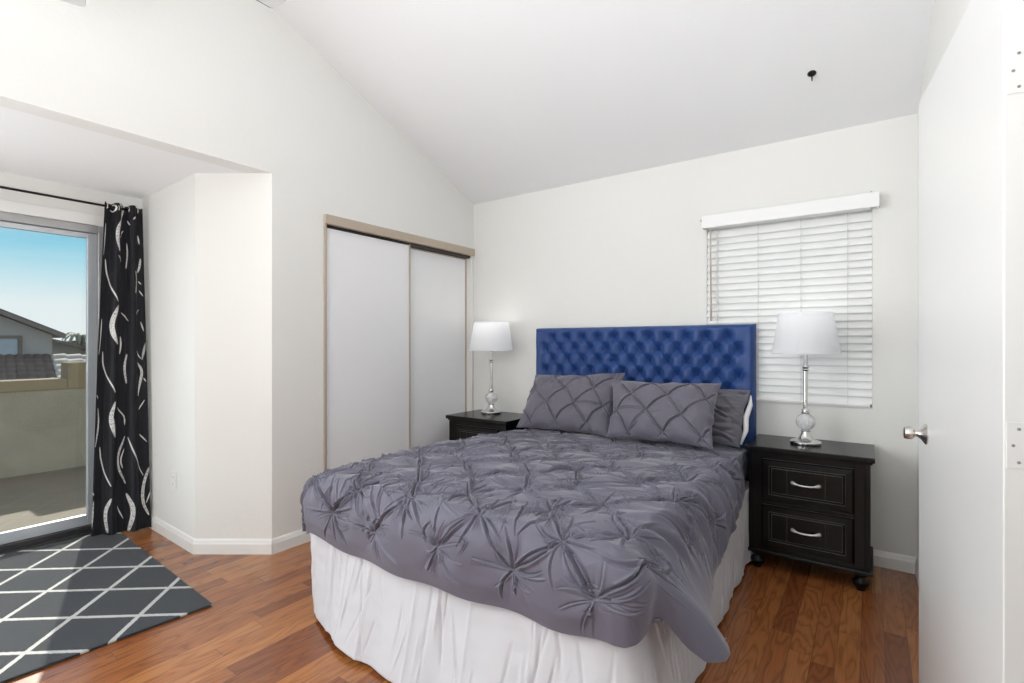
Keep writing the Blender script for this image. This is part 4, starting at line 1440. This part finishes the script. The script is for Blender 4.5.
pillow('pillow', [(-2.030, 2.925, 0.632), (-1.345, 2.955, 0.632), (-1.345, 3.215, 1.022), (-2.055, 3.215, 0.985)], 0.17, M['sham'],
       'grey pintuck pillow on the left, leaning against the blue headboard', (0.165, diamonds(0.70, 0.45, 0.225, 0.125, 0.09, 0.055, seed=2)), 0.03, 3, group='pintuck pillows on the bed')
pillow('pillow', [(-1.300, 2.825, 0.655), (-0.688, 2.835, 0.655), (-0.700, 3.075, 0.990), (-1.375, 3.080, 0.985)], 0.17, M['sham'],
       'grey pintuck pillow on the right, in front of the plain dark pillow', (0.165, diamonds(0.66, 0.42, 0.225, 0.125, 0.145, 0.035, seed=6)), 0.035, 9, group='pintuck pillows on the bed')
p3 = pillow('pillow', [(-1.20, 3.07, 0.635), (-0.605, 3.09, 0.630), (-0.575, 3.245, 0.945), (-1.19, 3.245, 0.965)], 0.16, M['sham_plain'],
            'plain dark grey pillow half hidden behind the right pintuck pillow', None, 0.02, 14, wr=0.006)
# the white pillow showing at the open end of the plain case
def white_end():
    o0 = p3.location
    pts = np.array([(-0.600, 3.105, 0.645), (-0.582, 3.15, 0.72), (-0.588, 3.18, 0.79), (-0.570, 3.215, 0.86), (-0.572, 3.235, 0.915)])
    bm = bmesh.new()
    tube(bm, [Vector(p_) - Vector(o0) + Vector((-0.004, 0.014, 0)) for p_ in pts], [0.006, 0.014, 0.016, 0.013, 0.004], 12)
    e = finish('pillow_insert', bm, M['pillow_white'], p3, smooth=True)
    e['label'] = 'white pillow inside the case'
white_end()


# ================================================================== NIGHTSTANDS
def nightstand(loc, label):
    t = thing('nightstand', label, 'nightstand', loc, 0, 'black nightstands')
    W, D_, HT = 0.547, 0.385, 0.666
    w = W / 2
    yF = -0.0   # front plane of the body is y=0, back is +D_
    def part(name, fn, mat, parent=t, **k):
        bm = bmesh.new(); fn(bm); return finish(name, bm, mat, parent, **k)
    # carcass: side panels with front stiles, back, rails (so that the drawers sit in openings)
    def body(bm):
        box(bm, -w, -w + 0.022, 0, D_, 0.105, HT - 0.030)
        box(bm, w - 0.022, w, 0, D_, 0.105, HT - 0.030)
        box(bm, -w + 0.022, w - 0.022, D_ - 0.012, D_, 0.105, HT - 0.030)
        box(bm, -w + 0.022, -w + 0.066, 0.0, 0.02, 0.105, HT - 0.030)
        box(bm, w - 0.066, w - 0.022, 0.0, 0.02, 0.105, HT - 0.030)
        for z0, z1 in ((0.105, 0.130), (0.357, 0.376), (0.602, HT - 0.030)):
            box(bm, -w + 0.066, w - 0.066, 0.0, 0.02, z0, z1)
        box(bm, -w + 0.022, w - 0.022, 0.02, D_ - 0.012, 0.105, 0.12)
    part('body', body, M['black_wood'], bevel=0.002)
    part('table_top', lambda bm: box(bm, -w - 0.018, w + 0.018, -0.022, D_ + 0.012, HT - 0.026, HT), M['black_wood'], bevel=0.004)
    part('top_moulding', lambda bm: box(bm, -w - 0.008, w + 0.008, -0.010, D_ + 0.004, HT - 0.038, HT - 0.026), M['black_wood'], bevel=0.004)
    part('base_moulding', lambda bm: box(bm, -w - 0.012, w + 0.012, -0.014, D_ + 0.006, 0.088, 0.108), M['black_wood'], bevel=0.005)
    for z0, z1 in ((0.132, 0.355), (0.378, 0.600)):
        zc_ = (z0 + z1) / 2
        def dfront(bm, z0=z0, z1=z1):
            # stepped, raised-panel front built as nested frames
            x1 = w - 0.068
            fr = [(0.0, 0.000), (0.006, -0.010), (0.034, -0.012), (0.040, -0.006), (0.046, -0.010)]
            prev = None
            for ins, yy_ in fr:
                ring_ = [bm.verts.new((sx_ * (x1 - ins), yy_, zz_)) for sx_, zz_ in ((-1, z0 + ins), (1, z0 + ins), (1, z1 - ins), (-1, z1 - ins))]
                if prev:
                    for k in range(4):
                        bm.faces.new((prev[k], prev[(k + 1) % 4], ring_[(k + 1) % 4], ring_[k]))
                else:
                    first = ring_
                prev = ring_
            # inner panel: three boards with two shallow vertical grooves
            xi = x1 - 0.046
            g = [-xi, -xi * 0.50, -xi * 0.48, xi * 0.48, xi * 0.50, xi]
            bm.faces.new(prev)
            box(bm, -x1 + 0.004, x1 - 0.004, 0.0, 0.012, z0 + 0.004, z1 - 0.004)
        dw = part('drawer', dfront, M['black_wood'])
        for s in (-1, 1):
            x_g = s * (w - 0.068) * 0.42
            part('panel_groove', lambda bm: box(bm, x_g - 0.001, x_g + 0.001, -0.0106, -0.0098, z0 + 0.048, z1 - 0.048), M['dark_gap'], dw)
        def wear(bm, z0=z0, z1=z1):
            x1 = w - 0.068
            for ins, y_ in ((0.0345, -0.0122), (0.0465, -0.0102)):
                xa_ = x1 - ins
                for zz_ in (z0 + ins, z1 - ins):
                    box(bm, -xa_, xa_, y_ - 0.0006, y_ + 0.0006, zz_ - 0.0009, zz_ + 0.0009)
                for s in (-1, 1):
                    box(bm, s * xa_ - 0.0006, s * xa_ + 0.0006, y_ - 0.0005, y_ + 0.0005, z0 + ins, z1 - ins)
            box(bm, -x1, x1, -0.0012, 0.0004, z1 - 0.001, z1 + 0.0006)
        part('worn_edge_lines', wear, M['worn_edge'], dw)
        def handle(bm):
            pts, rs = [], []
            for k in range(21):
                f = k / 20
                x = (f - 0.5) * 0.125
                e = abs(2 * f - 1)
                y_ = -0.012 - 0.022 * (1 - e ** 4)
                z_ = zc_ - 0.006 * math.cos(PI * (f - 0.5)) + 0.004
                pts.append((x, y_, z_)); rs.append(0.0042 + 0.0062 * max(0, (e - 0.62) / 0.38) ** 0.8 * (1.0 if e < 0.97 else 0.8))
            tube(bm, pts, rs, 12)
            for s in (-1, 1):
                lathe(bm, [(0, 0), (0.006, 0), (0.006, 0.016), (0, 0.016)], 10, (0, 0),
                      Matrix.Translation((s * 0.056, -0.009, zc_ + 0.003)) @ Matrix.Rotation(PI / 2, 4, 'X'))
        hd = part('handle', handle, M['silver_pull'], dw, smooth=True)
        hd['label'] = 'curved silver handle'
    for sx_ in (-1, 1):
        for y_ in (0.030, D_ - 0.035):
            part('foot', lambda bm: lathe(bm, [(0, 0.088), (0.030, 0.088), (0.033, 0.082), (0.030, 0.074), (0.022, 0.069), (0.020, 0.064), (0.026, 0.058), (0.034, 0.045), (0.035, 0.034),
                                               (0.030, 0.020), (0.021, 0.011), (0.019, 0.007), (0.021, 0.004), (0.019, 0.0), (0, 0.0)], 24, (sx_ * (w - 0.040), y_)), M['black_wood'], smooth=True)
    return t


ns_r = nightstand((-0.2730, 3.022, 0), 'black two-drawer nightstand right of the bed, under the window')
ns_l = copy_tree(ns_r)
ns_l.location = (-2.400, 2.935, 0)
ns_l['label'] = 'black nightstand in the corner left of the bed, mostly hidden behind the duvet'


# ================================================================== LAMPS
def lamp(loc, label):
    t = thing('table_lamp', label, 'lamp', loc, 0.2, 'matching table lamps')
    def part(name, prof, mat, seg=40, **k):
        bm = bmesh.new(); lathe(bm, prof, seg); return finish(name, bm, mat, t, auto=35, **k)
    part('base', [(0, 0), (0.074, 0), (0.076, 0.004), (0.076, 0.014), (0.072, 0.019), (0.066, 0.021), (0.052, 0.026), (0.036, 0.036), (0.026, 0.050), (0.021, 0.064), (0.019, 0.070), (0, 0.070)], M['chrome'])
    part('collar', [(0, 0.070), (0.022, 0.070), (0.025, 0.074), (0.022, 0.079), (0.017, 0.084), (0, 0.084)], M['chrome'])
    bm = bmesh.new()
    prof = [(0, 0.080)] + [(0.047 * math.sin(a_), 0.124 - 0.045 * math.cos(a_)) for a_ in np.linspace(0.25, PI - 0.25, 18)] + [(0, 0.168)]
    lathe(bm, prof, 72, (0, 0), None, 18, 0.025)
    finish('crystal_ball', bm, M['crystal'], t, smooth=True)
    part('ball_cap', [(0, 0.164), (0.016, 0.164), (0.021, 0.170), (0.022, 0.176), (0.016, 0.181), (0.021, 0.186), (0.019, 0.192), (0.0125, 0.197), (0, 0.197)], M['chrome'])
    part('stem', [(0, 0.195), (0.0112, 0.195), (0.0112, 0.405), (0, 0.405)], M['chrome'])
    part('stem_ring', [(0, 0.402), (0.014, 0.402), (0.019, 0.409), (0.014, 0.416), (0.020, 0.424), (0.014, 0.432), (0.010, 0.438), (0.010, 0.545), (0.014, 0.55), (0.014, 0.60), (0, 0.60)], M['chrome'])
    # shade: open truncated cone with thickness, rolled rims
    bm = bmesh.new()
    z0, z1, r0, r1 = 0.496, 0.722, 0.166, 0.131
    prof = [(r0 - 0.002, z0), (r0, z0), (r0 + 0.0012, z0 + 0.004), (r0, z0 + 0.009)]
    prof += [(r0 + (r1 - r0) * f, z0 + (z1 - z0) * f) for f in np.linspace(0.05, 0.95, 12)]
    prof += [(r1, z1 - 0.009), (r1 + 0.0012, z1 - 0.004), (r1, z1), (r1 - 0.002, z1)]
    rings = []
    for r_, z_ in prof:
        rings.append([bm.verts.new((r_ * math.cos(2 * PI * k / 64), r_ * math.sin(2 * PI * k / 64), z_)) for k in range(64)])
    for A_r, B_r in zip(rings[:-1], rings[1:]):
        for k in range(64):
            bm.faces.new((A_r[k], A_r[(k + 1) % 64], B_r[(k + 1) % 64], B_r[k]))
    sh = finish('lamp_shade', bm, M['shade'], t, smooth=True)
    bm = bmesh.new()
    for k in range(3):
        a_ = 2 * PI * k / 3
        tube(bm, [(0.012 * math.cos(a_), 0.012 * math.sin(a_), 0.70), ((r1 - 0.002) * math.cos(a_), (r1 - 0.002) * math.sin(a_), 0.712)], 0.002, 6)
    lathe(bm, [(0, 0.695), (0.014, 0.695), (0.014, 0.702), (0, 0.702)], 16)
    finish('shade_spider', bm, M['nickel'], sh)
    bm = bmesh.new()
    lathe(bm, [(0, 0.598), (0.013, 0.600), (0.016, 0.615), (0.030, 0.645), (0.029, 0.668), (0.018, 0.685), (0, 0.690)], 24)
    finish('bulb', bm, M['pillow_white'], t, smooth=True)
    return t


lr = lamp((-0.292, 3.215, 0.6665), 'silver and crystal table lamp with white shade on the right nightstand, before the blind')
ll = copy_tree(lr)
ll.location = (-2.460, 3.195, 0.6665)
ll.scale = (1.06, 1.06, 1.0)
ll['label'] = 'silver and crystal table lamp with white shade on the left nightstand by the closet'
for (x, y), e in (((-0.292, 3.215), 0.5), ((-2.460, 3.195), 1.0)):
    d = bpy.data.lights.new('lamp_bulb_light', 'POINT'); d.energy = e; d.color = (1.0, 0.96, 0.90); d.shadow_soft_size = 0.03
    o = bpy.data.objects.new('lamp_bulb_light', d); COL.objects.link(o); o.location = (x, y, 0.6665 + 0.64 + 0.06)

# ================================================================== OUTSIDE
bm = bmesh.new(); box(bm, -6.9, -4.225, -4, 5, -0.22, -0.05)
struct(finish('floor_patio', bm, M['patio']), 'concrete patio floor outside the glass door')
bm = bmesh.new()
PX = -6.674
box(bm, PX - 0.20, PX, -4, 1.69, -0.22, 0.86)
box(bm, PX - 0.20, PX, 1.69, 5, -0.22, 1.02)
pw = struct(finish('wall_patio', bm, M['stucco']), 'stucco patio wall stepping up to the right')
bm = bmesh.new()
box(bm, PX - 0.22, PX + 0.018, -4, 1.60, 0.758, 0.866)
box(bm, PX - 0.22, PX + 0.018, 1.60, 1.745, 0.758, 1.028)
box(bm, PX - 0.22, PX + 0.018, 1.745, 5, 0.900, 1.028)
finish('wall_cap', bm, M['cap'], pw, bevel=0.008)

bm = bmesh.new(); box(bm, -140, -7.2, -90, 120, -3.6, -3.4)
struct(finish('ground', bm, M['ground']))


def house(loc, label, hy0, hy1, ridge_y, slope, z_eave, depth, wallm, roofm, win=None, overhang=0.15, z0=-3.4, group=None):
    """Gable end faces +X (towards the viewer); loc x is the gable wall plane."""
    t = thing('house', label, 'house', (loc[0], loc[1], z0), 0, group)
    def zr(y): return z_eave + slope * ((hy1 - y) if y > ridge_y else (y - (2 * ridge_y - hy1)))
    bm = bmesh.new()
    prism(bm, [(hy0, 0), (hy1, 0), (hy1, zr(hy1) - z0), (ridge_y, zr(ridge_y) - z0), (hy0, zr(hy0) - z0)], 'x', -depth, 0)
    finish('walls', bm, wallm, t)
    th = 0.085
    for a_, b_ in ((hy1 + overhang, ridge_y), (hy0 - overhang, ridge_y)):
        bm = bmesh.new()
        za, zb = zr(a_) - z0 + 0.02, zr(b_) - z0 + 0.02
        prism(bm, [(a_, za), (b_, zb), (b_, zb + th), (a_, za + th)], 'x', -depth - 0.2, 0.2)
        rf = finish('roof', bm, roofm, t)
        bm = bmesh.new()
        prism(bm, [(a_, za - 0.02), (b_, zb - 0.02), (b_, zb + th * 0.7), (a_, za + th * 0.7)], 'x', 0.202, 0.23)
        finish('fascia', bm, M['fascia'], rf)
    if win:
        y0_, y1_, za, zb = win
        za -= z0; zb -= z0
        bm = bmesh.new()
        for q in ((y0_, y0_ + 0.06, za, zb), (y1_ - 0.06, y1_, za, zb), (y0_ + 0.06, y1_ - 0.06, za, za + 0.06), (y0_ + 0.06, y1_ - 0.06, zb - 0.06, zb),
                  ((y0_ + y1_) / 2 - 0.03, (y0_ + y1_) / 2 + 0.03, za + 0.06, zb - 0.06)):
            box(bm, -0.03, 0.04, q[0], q[1], q[2], q[3])
        fr_ = finish('window_frame', bm, M['fascia'], t)
        bm = bmesh.new(); box(bm, -0.02, 0.012, y0_ + 0.05, y1_ - 0.05, za + 0.05, zb - 0.05)
        finish('pane', bm, M['house_pane'], fr_)
    return t


h1 = house((-13.0, 0, 0), 'grey stucco house with a dark gable roof beyond the patio wall', -3.7, 2.89, -0.40, 0.484, 1.385, 7.0, M['house_wall'], M['roof'],
           win=(1.30, 2.46, 0.93, 1.37))
# the lower tiled roof in front of that house: a wavy barrel-tile skirt with a hip end coloured as sunlit
def tile_sheet(name, p00, p01, p10, p11, ntile, nrow, mat, parent, amp=0.05):
    """p00->p01 along the eave direction (top), p10->p11 along the bottom."""
    p00, p01, p10, p11 = [np.array(p_, float) for p_ in (p00, p01, p10, p11)]
    nu = ntile * 10 + 1; nv = nrow * 6 + 1
    U, V = np.meshgrid(np.linspace(0, 1, nu), np.linspace(0, 1, nv), indexing='ij')
    P = p00 * ((1 - U) * (1 - V))[..., None] + p01 * (U * (1 - V))[..., None] + p10 * ((1 - U) * V)[..., None] + p11 * (U * V)[..., None]
    n = np.cross(p01 - p00 + p11 - p10, p10 - p00 + p11 - p01); n /= np.linalg.norm(n)
    if n[2] < 0: n = -n
    w_ = np.abs(np.sin(PI * U * ntile)) ** 0.7 * amp + 0.03 * ((V * nrow) % 1.0)
    P = P + n * w_[..., None]
    return grid_obj(name, P - np.array([-13.0, 0, -3.4]), mat, parent, solid=0.03, offset=-1)
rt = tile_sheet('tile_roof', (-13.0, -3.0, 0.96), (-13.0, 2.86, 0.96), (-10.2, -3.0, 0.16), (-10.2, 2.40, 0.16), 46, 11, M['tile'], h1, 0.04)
rt['label'] = 'barrel tile lower roof, coloured dark for shade'
rt2 = tile_sheet('tile_roof', (-13.0, 2.86, 0.98), (-10.2, 2.40, 0.18), (-13.2, 4.1, 0.93), (-10.4, 3.55, 0.17), 9, 5, M['tile_lit'], h1, 0.07)
rt2['label'] = 'tile slope, coloured pale for sunlight'
bm = bmesh.new()
prism(bm, [(-13.0, -3.0), (-10.3, -3.0), (-10.3, 3.2), (-13.0, 3.9)], 'z', -3.4, 0.05)
bmesh.ops.translate(bm, verts=bm.verts, vec=(13.0, 0, 3.4))
finish('lower_wall', bm, M['house_wall'], h1)
house((-24.0, 0, 0), 'tan house with a low shingle roof farther off, behind the gabled house', -2.0, 6.2, 1.6, 0.30, 1.02, 9.0, M['house_wall_tan'], M['roof'], overhang=0.4)
house((-44.0, 0, 0), 'distant low house roof at the horizon beside the palm', 8.0, 16.5, 11.0, 0.16, 0.45, 10.0, M['house_wall_tan'], M['roof'], overhang=0.4)

# palm tree
pt = thing('palm_tree', 'drooping palm crown on the horizon at the right side of the glass door', 'tree', (-34.5, 8.75, -3.4))
bm = bmesh.new(); tube(bm, [(0, 0, 0), (0.05, 0.02, 2.2), (0.0, 0.05, 5.0)], [0.16, 0.13, 0.11], 12)
finish('trunk', bm, M['palm_trunk'], pt, smooth=True)
for k in range(13):
    bm = bmesh.new()
    a_ = 2 * PI * k / 13 + 0.2
    L_ = 0.95 + 0.25 * random.random()
    el = 0.75 + 0.35 * random.random()
    prev = None
    for i in range(13):
        f = i / 12
        rad = L_ * f * (1 - 0.25 * f)
        z_ = 5.0 + L_ * (el * f - 1.35 * f * f)
        c_ = Vector((rad * math.cos(a_), 0.05 + rad * math.sin(a_), z_))
        wd = 0.11 * math.sin(PI * min(1, f * 0.92 + 0.06)) * (0.7 + 0.3 * (i % 2))
        sd = Vector((-math.sin(a_), math.cos(a_), -0.35)) * wd
        sd2 = Vector((math.sin(a_), -math.cos(a_), -0.35)) * wd
        cur_ = (bm.verts.new(c_ + sd), bm.verts.new(c_), bm.verts.new(c_ + sd2))
        if prev:
            bm.faces.new((prev[0], cur_[0], cur_[1], prev[1])); bm.faces.new((prev[1], cur_[1], cur_[2], prev[2]))
        prev = cur_
    fo = finish('frond', bm, M['palm_leaf'], pt)
    md = fo.modifiers.new('thickness', 'SOLIDIFY'); md.thickness = 0.01
